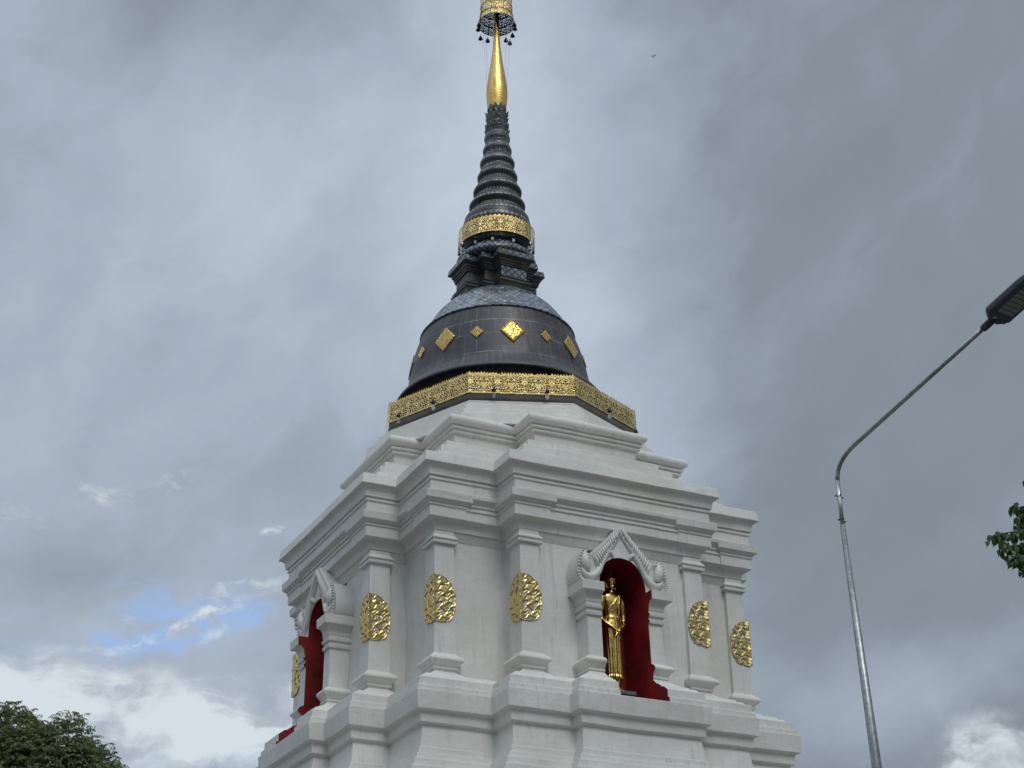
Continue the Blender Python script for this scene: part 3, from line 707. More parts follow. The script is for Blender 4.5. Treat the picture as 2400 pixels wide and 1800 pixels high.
# ---- square throne (redented) above the bell
def tplan(c, z, X=-.185):
    ox, oy = loc_uv(X, .075); a = c + .23; b = c - .197; q = [(c, -c), (c, -b), (a, -b), (a, b), (c, b)]; out = []
    for k in range(4):
        for x, y in q:
            for _ in range(k): x, y = -y, x
            out.append((x + ox, y + oy, z))
    return out
def build_throne():
    pr = [(.44, 14.24), (.475, 14.36), (.50, 14.40), (.50, 14.425), (.465, 14.44), (.47, 14.455), (.485, 14.47), (.425, 14.485), (.425, 14.70), (.45, 14.705), (.455, 14.725), (.44, 14.73), (.462, 14.745), (.468, 14.765), (.452, 14.77), (.482, 14.79), (.488, 14.815), (.47, 14.82), (.50, 14.845), (.537, 14.864), (.537, 14.885)]
    mb = MB(); mb.loft([tplan(c, z) for c, z in pr]); th = part(mb, 'throne', RING, bevel=.003)
    # mosaic top course and wall panels, tiles in uv
    def skin(c0, z0, c1, z1, name, off):
        L0, L1 = tplan(c0, z0), tplan(c1, z1); m_ = MB(); n = len(L0); acc = 0.
        for i in range(n):
            if not off and i != 2: continue      # one tiled panel; the other faces are plain
            j = (i + 1) % n; d = math.hypot(L0[j][0] - L0[i][0], L0[j][1] - L0[i][1])
            m_.add([L0[i], L0[j], L1[j], L1[i]], [(0, 1, 2, 3)], [((acc / 6., z0), ((acc + d) / 6., z0), ((acc + d) / 6., z1), (acc / 6., z1))]); acc += d
        if off:
            T1 = tplan(c1 - .02, z1 + .012); T2 = tplan(.37, z1 + .085)
            for A_, B_ in ((L1, T1), (T1, T2)):
                for i in range(n):
                    j = (i + 1) % n; m_.add([A_[i], A_[j], B_[j], B_[i]], [(0, 1, 2, 3)], [((i * .08, z0), (i * .08 + .07, z0), (i * .08 + .07, z0 + .09), (i * .08, z0 + .09))])
            m_.add(T2, [tuple(range(n))])
        return m_.build(name, MOS2, th)
    skin(.534, 14.886, .522, 14.975, 'mosaic_course', 1)
    skin(.429, 14.49, .429, 14.695, 'mosaic_panel', 0)
    mb = MB(); mb.lathe([(.50, 15.00), (.66, 15.005), (.685, 15.03), (.69, 15.06), (.67, 15.12), (.60, 15.20), (.53, 15.26), (.50, 15.30), (.4, 15.31)], 96, axc)
    part(mb, 'mosaic_dome', MOS2)
    mb = MB(); mb.lathe([(.45, 15.29), (.52, 15.31), (.54, 15.36), (.50, 15.40), (.56, 15.50), (.60, 15.62), (.58, 15.68), (.60, 15.72)] +
                        [(.585, 15.86), (.575, 15.90), (.56, 15.95)], 96, axc)
    part(mb, 'spire_neck', BLACK)
    R = .668; n = 64; mb = MB(); fs = []; us = []; vs = []
    for zz, rr, vv in ((15.355, R, 0.), (15.66, R - .004, .30)):
        for k in range(n):
            a = 2 * pi * k / n; ox, oy = axc(zz); vs.append((ox + rr * cos(a), oy + rr * sin(a), zz))
    for k in range(n):
        j = (k + 1) % n; s0 = 2 * pi * R * k / n; s1 = 2 * pi * R * (k + 1) / n
        fs.append((k, j, n + j, n + k)); us.append(((s0, 0), (s1, 0), (s1, .30), (s0, .30)))
    mb.add(vs, fs, us, smooth=True); b2 = part(mb, 'gilt_collar', FIL2)
    cr = MB(); lo = []; hi = []
    for k in range(56):
        for t, hh in ((.08, .002), (.3, .018), (.5, .034), (.7, .018), (.92, .002)):
            a = 2 * pi * (k + t) / 56; ox, oy = axc(15.66); x, y = ox + (R - .004) * cos(a), oy + (R - .004) * sin(a)
            lo.append((x, y, 15.654)); hi.append((x, y, 15.66 + hh))
    cr.loft([lo, hi], False, False)
    cr.build('crest', GOLDF, b2)
build_throne()
# ---- ringed spire, lotus, gilded finial
def build_spire():
    rings = [(15.95, .565), (16.243, .493), (16.545, .428), (16.860, .356), (17.155, .310), (17.430, .258), (17.705, .232)]
    pr = [(.57, 15.66), (.60, 15.74), (.60, 15.80), (.575, 15.86)]
    for i, (z, r) in enumerate(rings):
        zn, rn = rings[i + 1] if i + 1 < len(rings) else (17.95, .19)
        if i: pr += [(r * .86, z - .080), (r * .965, z - .062)]
        pr += [(r, z - .025), (r * 1.003, z), (r * .975, z + .03), (r * .90, z + .052)]
        h = zn - .080 - (z + .052); r1 = rn * .86
        for k, (f, g) in enumerate(((.12, .0), (.30, .03), (.33, -.022), (.52, .0), (.55, -.02), (.74, .01), (.78, -.01))):
            base = r * .90 + (r1 - r * .90) * f; pr.append((base * (1 + g * 1.3), z + .052 + h * f))
    pr += [(.19, 17.88)]
    mb = MB(); mb.lathe(pr, 72, axc); part(mb, 'ringed_spire', RING)
    mb = MB(); mb.lathe([(.185, 17.86), (.19, 17.90), (.205, 17.93), (.19, 17.97), (.182, 18.02), (.18, 18.10), (.195, 18.12), (.18, 18.16), (.17, 18.24), (.155, 18.33)], 40, axc)
    def petal(n, z0, z1, r0, r1, off):
        for k in range(n):
            a = 2 * pi * (k + off) / n; da = pi / n * .9; ox, oy = axc(z0)
            P = lambda r, t, z: (ox + r * cos(a + t), oy + r * sin(a + t), z)
            zm = (z0 + z1) / 2
            mb.add([P(r0, -da, z0), P(r0, da, z0), P(r0 * 1.08, da, zm), P(r1, 0, z1), P(r0 * 1.08, -da, zm), P(r0 * .85, 0, z0), P(r0 * .9, 0, zm)], [(0, 1, 2, 4), (4, 2, 3), (2, 6, 3), (6, 4, 3), (1, 5, 6, 2), (5, 0, 4, 6)])
    petal(12, 17.79, 17.90, .205, .238, 0); petal(12, 17.91, 18.00, .20, .226, .5); petal(12, 18.06, 18.16, .188, .216, 0); petal(12, 18.14, 18.27, .184, .228, .5); petal(10, 18.22, 18.42, .160, .172, 0)
    part(mb, 'lotus_collar', RING)
    mb = MB(); fz = [(18.30, .150), (18.36, .160), (18.48, .174), (18.60, .184), (18.707, .188), (18.83, .181), (18.947, .168), (19.1, .150), (19.257, .128), (19.45, .103), (19.658, .079), (19.83, .063), (19.995, .054), (20.2, .046), (20.5, .04), (21.0, .034), (22.6, .02), (22.9, .004)]
    mb.lathe([(r, z) for z, r in fz], 12, axc, mod=lambda r, z, a: 1 + .035 * cos(6 * a))
    fin = part(mb, 'gilded_finial', GOLDF)
build_spire()
def build_umbrella():
    um = bpy.data.objects.new('umbrella', None); COL.objects.link(um); um.parent = stupa; um.location = (0, 0, OZ)
    # openwork tiers, each a thin gilt sheet
    tiers = [((.342, 20.30), (.310, 20.46)), ((.306, 20.465), (.300, 20.66)), ((.296, 20.665), (.290, 20.84)), ((.22, 20.98), (.20, 21.20)), ((.15, 21.36), (.135, 21.54)), ((.09, 21.7), (.08, 21.84))]
    for (r0, z0), (r1, z1) in tiers:
        mb = MB(); n = 48; vs = []; fs = []; us = []
        for r, z in ((r0, z0), (r1, z1)):
            ox, oy = axc(z); vs += [(ox + r * cos(2 * pi * k / n), oy + r * sin(2 * pi * k / n), z) for k in range(n)]
        for k in range(n):
            j = (k + 1) % n; s0 = 2 * pi * r0 * k / n; s1 = 2 * pi * r0 * (k + 1) / n; h = z1 - z0
            fs.append((k, j, n + j, n + k)); us.append(((s0, .0), (s1, .0), (s1, .16), (s0, .16)))
        mb.add(vs, fs, us, smooth=True)
        t = mb.build('umbrella_tier', FIL3, um)
    rim = MB(); ox, oy = axc(21.); rim.tube([(ox, oy, 20.2), (ox, oy, 22.0)], .045, 10)
    for k in range(8):
        a = 2 * pi * k / 8; ax_, ay_ = axc(20.3); rim.tube([(ax_ + .342 * cos(a), ay_ + .342 * sin(a), 20.30), (ax_ + .311 * cos(a), ay_ + .311 * sin(a), 20.462), (ax_ + .297 * cos(a), ay_ + .297 * sin(a), 20.66)], .005, 5)
    for (r, z) in ((.343, 20.30), (.311, 20.462), (.298, 20.662), (.290, 20.84), (.22, 20.98), (.20, 21.20), (.15, 21.36), (.09, 21.7)):
        ox, oy = axc(z)
        rim.tube([(ox + r * cos(2 * pi * k / 48), oy + r * sin(2 * pi * k / 48), z) for k in range(49)], .006, 6)
    for k in range(8):
        a = 2 * pi * k / 8
        for r, z, z2 in ((.296, 20.66, 20.80), (.29, 20.84, 20.95), (.20, 21.2, 21.3), (.135, 21.54, 21.6)):
            ox, oy = axc(z); rim.tube([(ox, oy, z2), (ox + r * cos(a), oy + r * sin(a), z)], .005, 5)
    rim.build('umbrella_frame', IRON, um)
    wm = m_plain('pale_wire', (.45, .47, .50), .4, metal=.6)
    for k in range(6):
        wr = MB(); a = 2 * pi * (k + .35) / 6; ox, oy = axc(20.3); o2, o3 = axc(18.75)
        P0 = Vector((ox + .30 * cos(a), oy + .30 * sin(a), 20.31)); P1 = Vector((o2 + .188 * cos(a), o3 + .188 * sin(a), 18.72))
        wr.tube([P0.lerp(P1, t) - Vector((cos(a), sin(a), 0)) * .02 * sin(pi * t) for t in (0, .25, .5, .75, 1)], .0022, 5)
        wr.build('guy_wire', wm, um)
build_umbrella()
# ------------------------------------------------------------------ things hung from and set on the stupa
def stupa_world(x, y, z):
    return Vector((SX + x * UX + y * VX, SY + x * UY + y * VY, z))
def bell_proto(scale=1., leaf=True):
    e = empty('wind_bell', (0, 0, 0))
    mb = MB(); s = scale
    mb.lathe([(.004 * s, 0), (.010 * s, -.006 * s), (.022 * s, -.022 * s), (.027 * s, -.045 * s), (.036 * s, -.068 * s), (.030 * s, -.068 * s), (.005 * s, -.05 * s)], 16)
    mb.tube([(0, 0, .035 * s), (0, 0, -.004 * s)], .0035 * s, 5)
    mb.build('bell', IRON, e)
    if leaf:
        lf = MB(); pts = [(0, -.10), (.022, -.118), (.034, -.145), (.022, -.172), (0, -.192), (-.022, -.172), (-.034, -.145), (-.022, -.118)]
        vs = [(x * s, .003, z * s) for x, z in pts] + [(x * s, -.003, z * s) for x, z in pts]
        lf.add(vs, [tuple(range(8)), tuple(range(15, 7, -1))] + [(i, (i + 1) % 8, 8 + (i + 1) % 8, 8 + i) for i in range(8)])
        lf.tube([(0, 0, -.04 * s), (0, 0, -.11 * s)], .003 * s, 5)
        lf.build('leaf_clapper', PALE, e)
    return e
def hang(proto, first, loc, rz, label, group):
    e = proto if first else copy_tree(proto)
    e.location = loc; e.rotation_euler = (0, 0, rz); tag(e, label, 'wind bell', group); return e
def build_bells():
    pr = bell_proto(1.0); bot = octo(2.175, 11.575); names = []
    # two under each visible side of the octagonal band
    spots = [(7, .40, 'small dark wind bell under the far left end of the wide gilt band'), (0, .17, 'dark wind bell with tin leaf near the left corner of the wide gilt band'),
             (0, .60, 'dark wind bell under the middle of the left side of the wide gilt band'), (1, .24, 'dark wind bell with pale leaf under the left half of the bright front band'),
             (1, .73, 'dark wind bell under the right half of the bright front band'), (2, .50, 'dark wind bell under the middle of the right side of the wide gilt band'),
             (2, .93, 'dark wind bell at the right corner of the wide gilt band')]
    G = 'wind bells hung round the wide gilt band'
    for i, (f, t, lab) in enumerate(spots):
        A, B = Vector(bot[f]), Vector(bot[(f + 1) % 8]); p = A.lerp(B, t); n_ = Vector(((B - A).y, -(B - A).x, 0)).normalized()
        p = p + n_ * (.10 if i == 0 else .03); w = stupa_world(p.x, p.y, p.z + (.08 if 0 < i < 6 else -.02)); hang(pr, i == 0, w, random.uniform(-.5, .5), lab, G)
    pr2 = bell_proto(.8); G = 'heart shaped pendants hung round the upper gilt collar'
    for i, (deg, lab) in enumerate(((-62, 'tin heart pendant at the left edge under the upper gilt collar'), (-33, 'pale heart pendant under the left part of the upper gilt collar'), (-5, 'dull heart pendant under the middle of the upper gilt collar'), (28, 'pale heart pendant under the right part of the upper gilt collar'), (62, 'heart pendant at the right edge under the upper gilt collar'), (-88, 'lowest heart pendant at the left end of the upper gilt collar'), (88, 'lowest heart pendant at the right end of the upper gilt collar'))):
        a = radians(deg); X = SX + axis_off(15.3) + .64 * sin(a); Y = SY - .64 * cos(a)
        hang(pr2, i == 0, (X, Y, 15.33), a * .5, lab, G)
    pr3 = bell_proto(1.2, False); G = 'dark drops hung from the umbrella rim'
    labs = {0: 'dark drop hanging at the far side of the umbrella rim right of the finial'}
    for i, (deg, dz, lab) in enumerate(((150, -.05, 'dark drop on the far rim of the umbrella just left of the finial'), (-150, -.05, 'dark drop on the far rim of the umbrella just right of the finial'), (-120, -.04, 'dark drop on the far right of the umbrella rim'), (-90, -.02, 'dark drop at the right edge of the umbrella rim'), (90, -.02, 'dark drop at the left edge of the umbrella rim'), (118, -.10, 'lowest dark drop at the left of the umbrella rim'), (-135, -.16, 'lowest dark drop at the right of the umbrella rim'), (-75, .0, 'uppermost dark drop at the right edge of the umbrella rim'), (72, .0, 'uppermost dark drop at the left edge of the umbrella rim'))):
        a = radians(-deg); X = SX + axis_off(20.3) + .343 * sin(a); Y = SY - .343 * cos(a)
        hang(pr3, i == 0, (X, Y, 20.27 + dz), 0, lab, G)
build_bells()
# ------------------------------------------------------------------ gilded standing statue
def statue_mesh():
    # local: x right of the statue's own view from outside (v), y towards the back, z up from the feet
    H = 1.67
    def ell(cx, cy, z, rx, ry, n=28, pleat=0., ex=2.3):
        L = []
        for k in range(n):
            a = 2 * pi * k / n; c, s = cos(a), sin(a)
            m_ = 1 + pleat * cos(7 * (a + pi / 2) * 2) * (1 if s < 0 else 0)
            L.append((cx + rx * m_ * math.copysign(abs(c) ** (2 / ex), c), cy + ry * m_ * math.copysign(abs(s) ** (2 / ex), s), z))
        return L
    mb = MB()
    # robe and torso
    T = [(.175, .110, .078, .10), (.20, .125, .085, .10), (.215, .122, .082, .08), (.235, .108, .074, .08), (.26, .112, .076, .09), (.45, .118, .078, .065), (.65, .126, .084, .05), (.80, .136, .090, .02), (.88, .146, .092, 0), (.94, .138, .088, 0), (1.00, .118, .080, 0), (1.06, .114, .076, 0), (1.15, .132, .084, 0), (1.24, .155, .090, 0), (1.30, .168, .086, 0), (1.335, .150, .072, 0), (1.36, .085, .055, 0), (1.375, .05, .045, 0)]
    mb.loft([ell(0, 0, z, rx, ry, 56, p) for z, rx, ry, p in T])
    # belt and sash
    mb.lathe([(.001, .985), (1, .985), (1.06, .995), (1.06, 1.015), (1, 1.025), (.001, 1.025)], 28, mod=lambda r, z, a: .122 if False else (1 / sqrt((cos(a) / .124) ** 2 + (sin(a) / .084) ** 2)))
    mb.tube([(.09, -.085, 1.33), (.03, -.098, 1.26), (-.035, -.098, 1.18), (-.11, -.07, 1.10)], .010, 8)
    mb.tube([(.100, -.080, 1.33), (.065, -.100, 1.20), (.055, -.094, 1.05), (.052, -.090, .99)], .012, 8)
    mb.tube([(0, -.086, .985), (.012, -.095, .80), (.010, -.088, .50), (.005, -.086, .25)], .017, 8)
    # legs and feet
    for s in (-1, 1):
        mb.tube([(s * .055, 0, .28), (s * .052, .0, .18), (s * .05, .005, .07), (s * .05, .0, .02)], [.045, .042, .032, .034], 12)
        mb.loft([ell(s * .055, -.02, .0, .034, .085, 16), ell(s * .055, -.02, .025, .034, .085, 16), ell(s * .052, .0, .055, .026, .05, 16)])
        for k in range(5): mb.tube([(s * .055 + (k - 2) * .014, -.09, .013), (s * .055 + (k - 2) * .015, -.112 + abs(k - 2) * .004, .010)], .0085, 6)
    # arms: shoulder, elbow, wrist crossing in front
    mb.tube([(-.155, .0, 1.305), (-.180, .0, 1.22), (-.190, .01, 1.08), (-.188, .0, .985), (-.15, -.055, .925), (-.075, -.105, .865), (-.02, -.122, .825)], [.046, .045, .038, .035, .032, .026, .024], 14)
    mb.tube([(.155, .0, 1.305), (.180, .0, 1.22), (.190, .01, 1.08), (.188, .0, .985), (.165, -.05, .92), (.105, -.10, .865), (.045, -.125, .84)], [.046, .045, .038, .035, .032, .026, .024], 14)
    # hands: palms crossed with separate fingers
    mb.tube([(-.03, -.122, .83), (.0, -.124, .80), (.02, -.120, .775)], [.023, .028, .026], 10)
    mb.tube([(.055, -.13, .845), (.02, -.142, .81), (-.005, -.146, .785)], [.023, .029, .027], 10)
    for k in range(4):
        o = (k - 1.5) * .0145
        mb.tube([(-.004 + o * .8, -.148, .785 + o * .75), (-.034 + o * .8, -.150, .745 + o * .7), (-.056 + o * .8, -.142, .705 + o * .6 + abs(k - 1.5) * .004)], [.0088, .0078, .0055], 7)
        mb.tube([(.018 + o * .5, -.118, .775 - o * .5), (.042 + o * .5, -.112, .74 - o * .5), (.058 + o * .5, -.104, .715 - o * .5)], [.0088, .0078, .0055], 7)
    mb.tube([(.03, -.15, .825), (.024, -.156, .79), (.008, -.156, .765)], [.010, .009, .006], 7)
    mb.tube([(-.02, -.13, .815), (-.03, -.138, .78), (-.022, -.136, .755)], [.010, .009, .006], 7)
    # neck, head
    mb.tube([(0, .0, 1.34), (0, .0, 1.40), (0, -.005, 1.44)], [.05, .040, .040], 16)
    Hd = [(1.405, .012, .016, -.030), (1.415, .030, .035, -.022), (1.435, .046, .050, -.014), (1.465, .057, .062, -.008), (1.50, .062, .069, -.004), (1.53, .0635, .071, 0), (1.555, .061, .069, .002), (1.575, .052, .060, .004), (1.59, .036, .042, .005)]
    mb.loft([ell(0, cy, z, rx, ry, 24, 0, 2.1) for z, rx, ry, cy in Hd])
    mb.tube([(0, -.066, 1.522), (0, -.076, 1.497), (0, -.084, 1.478), (0, -.070, 1.470)], [.006, .008, .011, .007], 8)          # nose
    mb.tube([(-.018, -.064, 1.448), (0, -.070, 1.4475), (.018, -.064, 1.448)], [.004, .0065, .004], 7)                          # mouth
    mb.tube([(-.014, -.062, 1.440), (0, -.067, 1.438), (.014, -.062, 1.440)], [.004, .006, .004], 7)
    mb.tube([(0, -.052, 1.42), (0, -.056, 1.415)], .012, 8)
    for s in (-1, 1):
        mb.tube([(s * .012, -.066, 1.502), (s * .026, -.067, 1.506), (s * .042, -.054, 1.502)], [.004, .0075, .004], 7)             # eyelids
        mb.tube([(s * .008, -.069, 1.519), (s * .027, -.068, 1.529), (s * .048, -.050, 1.519)], [.003, .0045, .003], 6)            # brows
        mb.tube([(s * .063, .004, 1.515), (s * .067, .008, 1.50), (s * .066, .004, 1.465), (s * .062, -.002, 1.430)], [.009, .010, .008, .008], 8)  # long ears
    # hair cap, topknot, flame
    mb.loft([ell(0, .004, z, r, r * 1.06, 24, 0, 2.) for z, r in ((1.520, .066), (1.528, .082), (1.544, .085), (1.560, .078), (1.585, .062), (1.608, .048), (1.628, .040), (1.642, .036), (1.655, .026), (1.68, .019), (1.71, .014), (1.735, .008))])
    hs = lambda p: p if p[2] < 1.40 else (p[0] * 1.16, p[1] * 1.12, 1.40 + (p[2] - 1.40) * 1.02)
    mb.v = [hs(p) for p in mb.v]
    me = bpy.data.meshes.new('body'); me.from_pydata(mb.v, [], mb.f); me.update()
    tmp = bpy.data.objects.new('tmp', me); COL.objects.link(tmp)
    bm = bmesh.new(); bm.from_mesh(me); bmesh.ops.recalc_face_normals(bm, faces=bm.faces); bm.to_mesh(me); bm.free()
    r = tmp.modifiers.new('r', 'REMESH'); r.mode = 'VOXEL'; r.voxel_size = .0048; r.use_smooth_shade = True
    sm = tmp.modifiers.new('s', 'SMOOTH'); sm.factor = .5; sm.iterations = 2
    dg = bpy.context.evaluated_depsgraph_get(); ev = tmp.evaluated_get(dg)
    out = bpy.data.meshes.new_from_object(ev); out.name = 'statue_body'
    bpy.data.objects.remove(tmp)
    out.materials.clear(); out.materials.append(GOLDS)
    out.polygons.foreach_set('use_smooth', [True] * len(out.polygons))
    return out
def build_statues():
    me = statue_mesh()
    def put(k, label):
        e = empty('statue', (0, 0, 0), 0, label, 'statue', 'gilded statues in the niches')
        u, v = 2.93, -.065 if k == 0 else 0.
        a = -ROT + k * pi / 2
        e.location = (SX + u * cos(a), SY + u * sin(a), 6.3875); e.rotation_euler = (0, 0, a + pi / 2)
        b = bpy.data.objects.new('body', me); COL.objects.link(b); b.parent = e; b.location = (0, 0, .285); b.scale = (.94, .96, 1.045)
        s = MB(); boxprof(s, -.27, .215, -.14, .18, [(0.0, 0), (.23, 0), (.235, .015), (.285, .015), (.2855, 0)]); s.build('pedestal', STONE, e, bevel=.006)
    put(0, 'gilded standing Buddha statue with crossed hands in the right red niche')
    put(3, 'gilded statue mostly hidden behind the pier of the left red niche')
build_statues()
# ------------------------------------------------------------------ street lamp
def build_lamp():
    e = empty('street_lamp', (4.05, 18., GZ), 0, 'galvanised street lamp post with long upswept arm and dark flat lamp head', 'street lamp')
    O = Vector((4.05, 18., GZ))
    def L(p): return tuple(Vector(p) - O)
    mb = MB(); mb.tube([L((4.055, 18, GZ)), L((3.931, 18, 4.49)), L((3.873, 18, 7.30))], [.110, .056, .0305], 20); pole = mb.build('pole', STEEL, e)
    mb = MB(); mb.box(-.22, .22, -.22, .22, 0., .02); mb.build('base_plate', STEEL, e)
    # arm: sleeve, bend, long rising tube
    S = Vector((3.872, 18, 7.28)); B = Vector((3.877, 18, 7.86)); E = Vector((5.25, 16., 8.769)); C = Vector((3.885, 17.99, 8.10)); D = C.lerp(E, .13) 
    mb = MB(); mb.tube([L(S), L(S.lerp(B, .5)), L(B)], .0262, 18); sl_ = mb.build('arm_sleeve', STEELB, e)
    pts = [B]
    for k in range(1, 9):
        t = k / 8; pts.append(B * (1 - t) ** 2 + C * 2 * t * (1 - t) + D * t * t)
    pts += [D.lerp(E, .5), E]
    mb = MB(); mb.tube([L(p) for p in pts], .0262, 18); mb.build('arm', STEEL, e)
    for z in (7.345, 7.645):
        for a in (0, pi / 2, pi, 3 * pi / 2):
            bt = MB(); x = 3.8725 + (z - 7.3) * .002; d = Vector((cos(a + .25), sin(a + .25), 0)); c = Vector((x, 18, z + .02 * (a > 2)))
            bt.tube([L(c + d * .02), L(c + d * .045)], .0055, 6); bt.tube([L(c + d * .030), L(c + d * .036)], .011, 6); bt.tube([L(c + d * .045), L(c + d * .050)], .009, 6)
            bt.build('bolt', IRON, sl_)
    # lamp head along the arm direction
    f = (E - D).normalized(); right = f.cross(Vector((0, 0, 1))).normalized(); up = right.cross(f).normalized()
    M = Matrix((right, f, up)).transposed().to_4x4(); M.translation = E - O
    hd = bpy.data.objects.new('lamp_head', None)
    def add(mb, name, m, par, **kw):
        o = mb.build(name, m, par, **kw); return o
    mb = MB()   # spigot
    mb.tube([(0, -.045, 0), (0, .0, 0), (0, .14, .004)], [.040, .044, .044], 16)
    # shell: rounded rectangular slab, tapered towards the arm
    out = []
    for t in [k / 24 for k in range(25)]:
        y = .085 + .70 * t
        w = .180 * min(1., (.0001 + (t / .13)) ** .42) if t < .13 else .180 * (1 - .12 * max(0, (t - .75) / .25) ** 2)
        w = max(w, .05); out.append((w, y))
    out.append((.10, .80)); 
    outline = [(w, y) for w, y in out] + [(-w, y) for w, y in out[::-1]]
    def lay(s, z, off=0.): return [(x * s - .022, .085 + (y - .085) * s + off, z) for x, y in outline]
    mb.loft([lay(.90, -.026, .012), lay(.96, -.022), lay(1., .0), lay(1., .045), lay(.93, .072, .015), lay(.70, .090, .06), lay(.40, .095, .15)], smooth=False)
    hdm = add(mb, 'lamp_head', LAMPG, e, bevel=.004); hdm.matrix_local = M
    for k in range(8):
        lp = MB(); y0 = .255 + k * .062; lp.box(-.145, .095, y0, y0 + .053, -.0315, -.024); o = lp.build('led_panel', LED, hdm, bevel=.004)
    st = MB(); st.box(.02, .062, .150, .180, -.0285, -.024); st.build('rating_plate', m_plain('pale_sticker', (.30, .31, .31), .5), hdm)
    for i, (x, y, z, dx, dz) in enumerate(((.052, .03, -.01, .0, -.05), (.052, .085, -.01, .0, -.05), (-.115, .135, -.01, -.03, -.01), (.04, .005, 0., .0, -.04))):
        b = MB(); b.tube([(x * .7, y, z), (x + dx, y, z + dz)], .0065, 6); b.tube([(x + dx, y, z + dz), (x + dx, y, z + dz - .008)], .012, 6); b.build('clamp_screw', IRON, hdm)
build_lamp()
# ------------------------------------------------------------------ trees
def build_left_tree():
    base = Vector((-12.8, 38., GZ))
    e = empty('leafy_tree', base, 0, 'dense olive green tree with drooping leaflets at the lower left', 'tree')
    rnd = random.Random(11)
    tr = MB(); top = Vector((.1, 0, 9.6))
    tr.tube([(0, 0, 0), (.1, .05, 2.5), (-.05, .0, 5.), (.1, 0, 7.4), top], [.34, .27, .22, .14, .05], 12)
    lobes = [((-.9, -.3, 10.9), 1.75), ((1.50, -.6, 12.10), .80), ((1.05, -.5, 11.9), .85), ((2.72, -.7, 11.85), .76), ((3.3, -.6, 11.30), .78), ((3.60, -.3, 10.6), .72), ((4.1, -.5, 10.85), .62), ((4.3, -.4, 10.3), .6), ((2.2, -.8, 11.2), 1.1), ((.2, -.7, 11.55), 1.3), ((1.6, -.9, 11.5), .85), ((-2.3, .3, 10.2), 1.6), ((.6, .6, 9.6), 2.4), ((2.0, .5, 9.6), 2.0), ((-2.0, 0., 8.5), 2.0), ((1.0, -1.0, 9.3), 2.1), ((3.0, -.4, 9.2), 1.3)]
    lobes = [((x, y, z - .20), r) for (x, y, z), r in lobes]
    for (x, y, z), r in lobes:
        a = Vector((.0, 0, rnd.uniform(4.5, 7.5))); c = Vector((x, y, z)); mid = a.lerp(c, .5) + Vector((0, 0, -.3))
        tr.tube([a, mid, c], [.10, .065, .02], 7)
    lv = MB()
    def leaflet(p, d, ln, w):
        d = d.normalized(); s = d.cross(Vector((rnd.uniform(-1, 1), rnd.uniform(-1, 1), rnd.uniform(-.2, 1)))).normalized() * w
        droop = Vector((0, 0, -ln * .25)); a = p + d * ln * .45; b_ = p + d * ln + droop
        lv.add([p, a + s, b_, a - s], [(0, 1, 2, 3)])
    def spray(p, out):
        n = rnd.randint(6, 9); az = rnd.uniform(0, 2 * pi); ax = (out + Vector((cos(az), sin(az), .3)) * .8).normalized()
        L = rnd.uniform(.16, .30); q = p.copy(); v = ax
        for k in range(n):
            v = (v + Vector((0, 0, -.14))).normalized(); q = q + v * L / n
            side = v.cross(Vector((0, 0, 1))).normalized()
            for s in (-1, 1):
                leaflet(q, v * .55 + side * s * .8 + Vector((0, 0, -.45)), rnd.uniform(.06, .10), rnd.uniform(.011, .017))
    for li, ((x, y, z), r) in enumerate(lobes):
        c = Vector((x, y, z)); vis = z + r > 11.0
        n = int((1500 if vis else 150) * r * r)
        for k in range(n):
            u = rnd.uniform(-1, 1); th = rnd.uniform(0, 2 * pi); s = sqrt(1 - u * u); o = Vector((s * cos(th), s * sin(th), u))
            if vis and (o.y > .55 and rnd.random() < .75): continue
            bump = 1 + .13 * sin(o.x * 5 + li) * sin(o.z * 6 + 2 * li) + .07 * sin(o.x * 13 + o.y * 9 + li)
            rr = r * bump * (rnd.uniform(.66, 1.0) if rnd.random() < .75 else rnd.uniform(.98, 1.10))
            spray(c + o * rr * .93, o)
    tr.build('trunk', BARK, e); lv.build('crown', LEAF1, e)
build_left_tree()
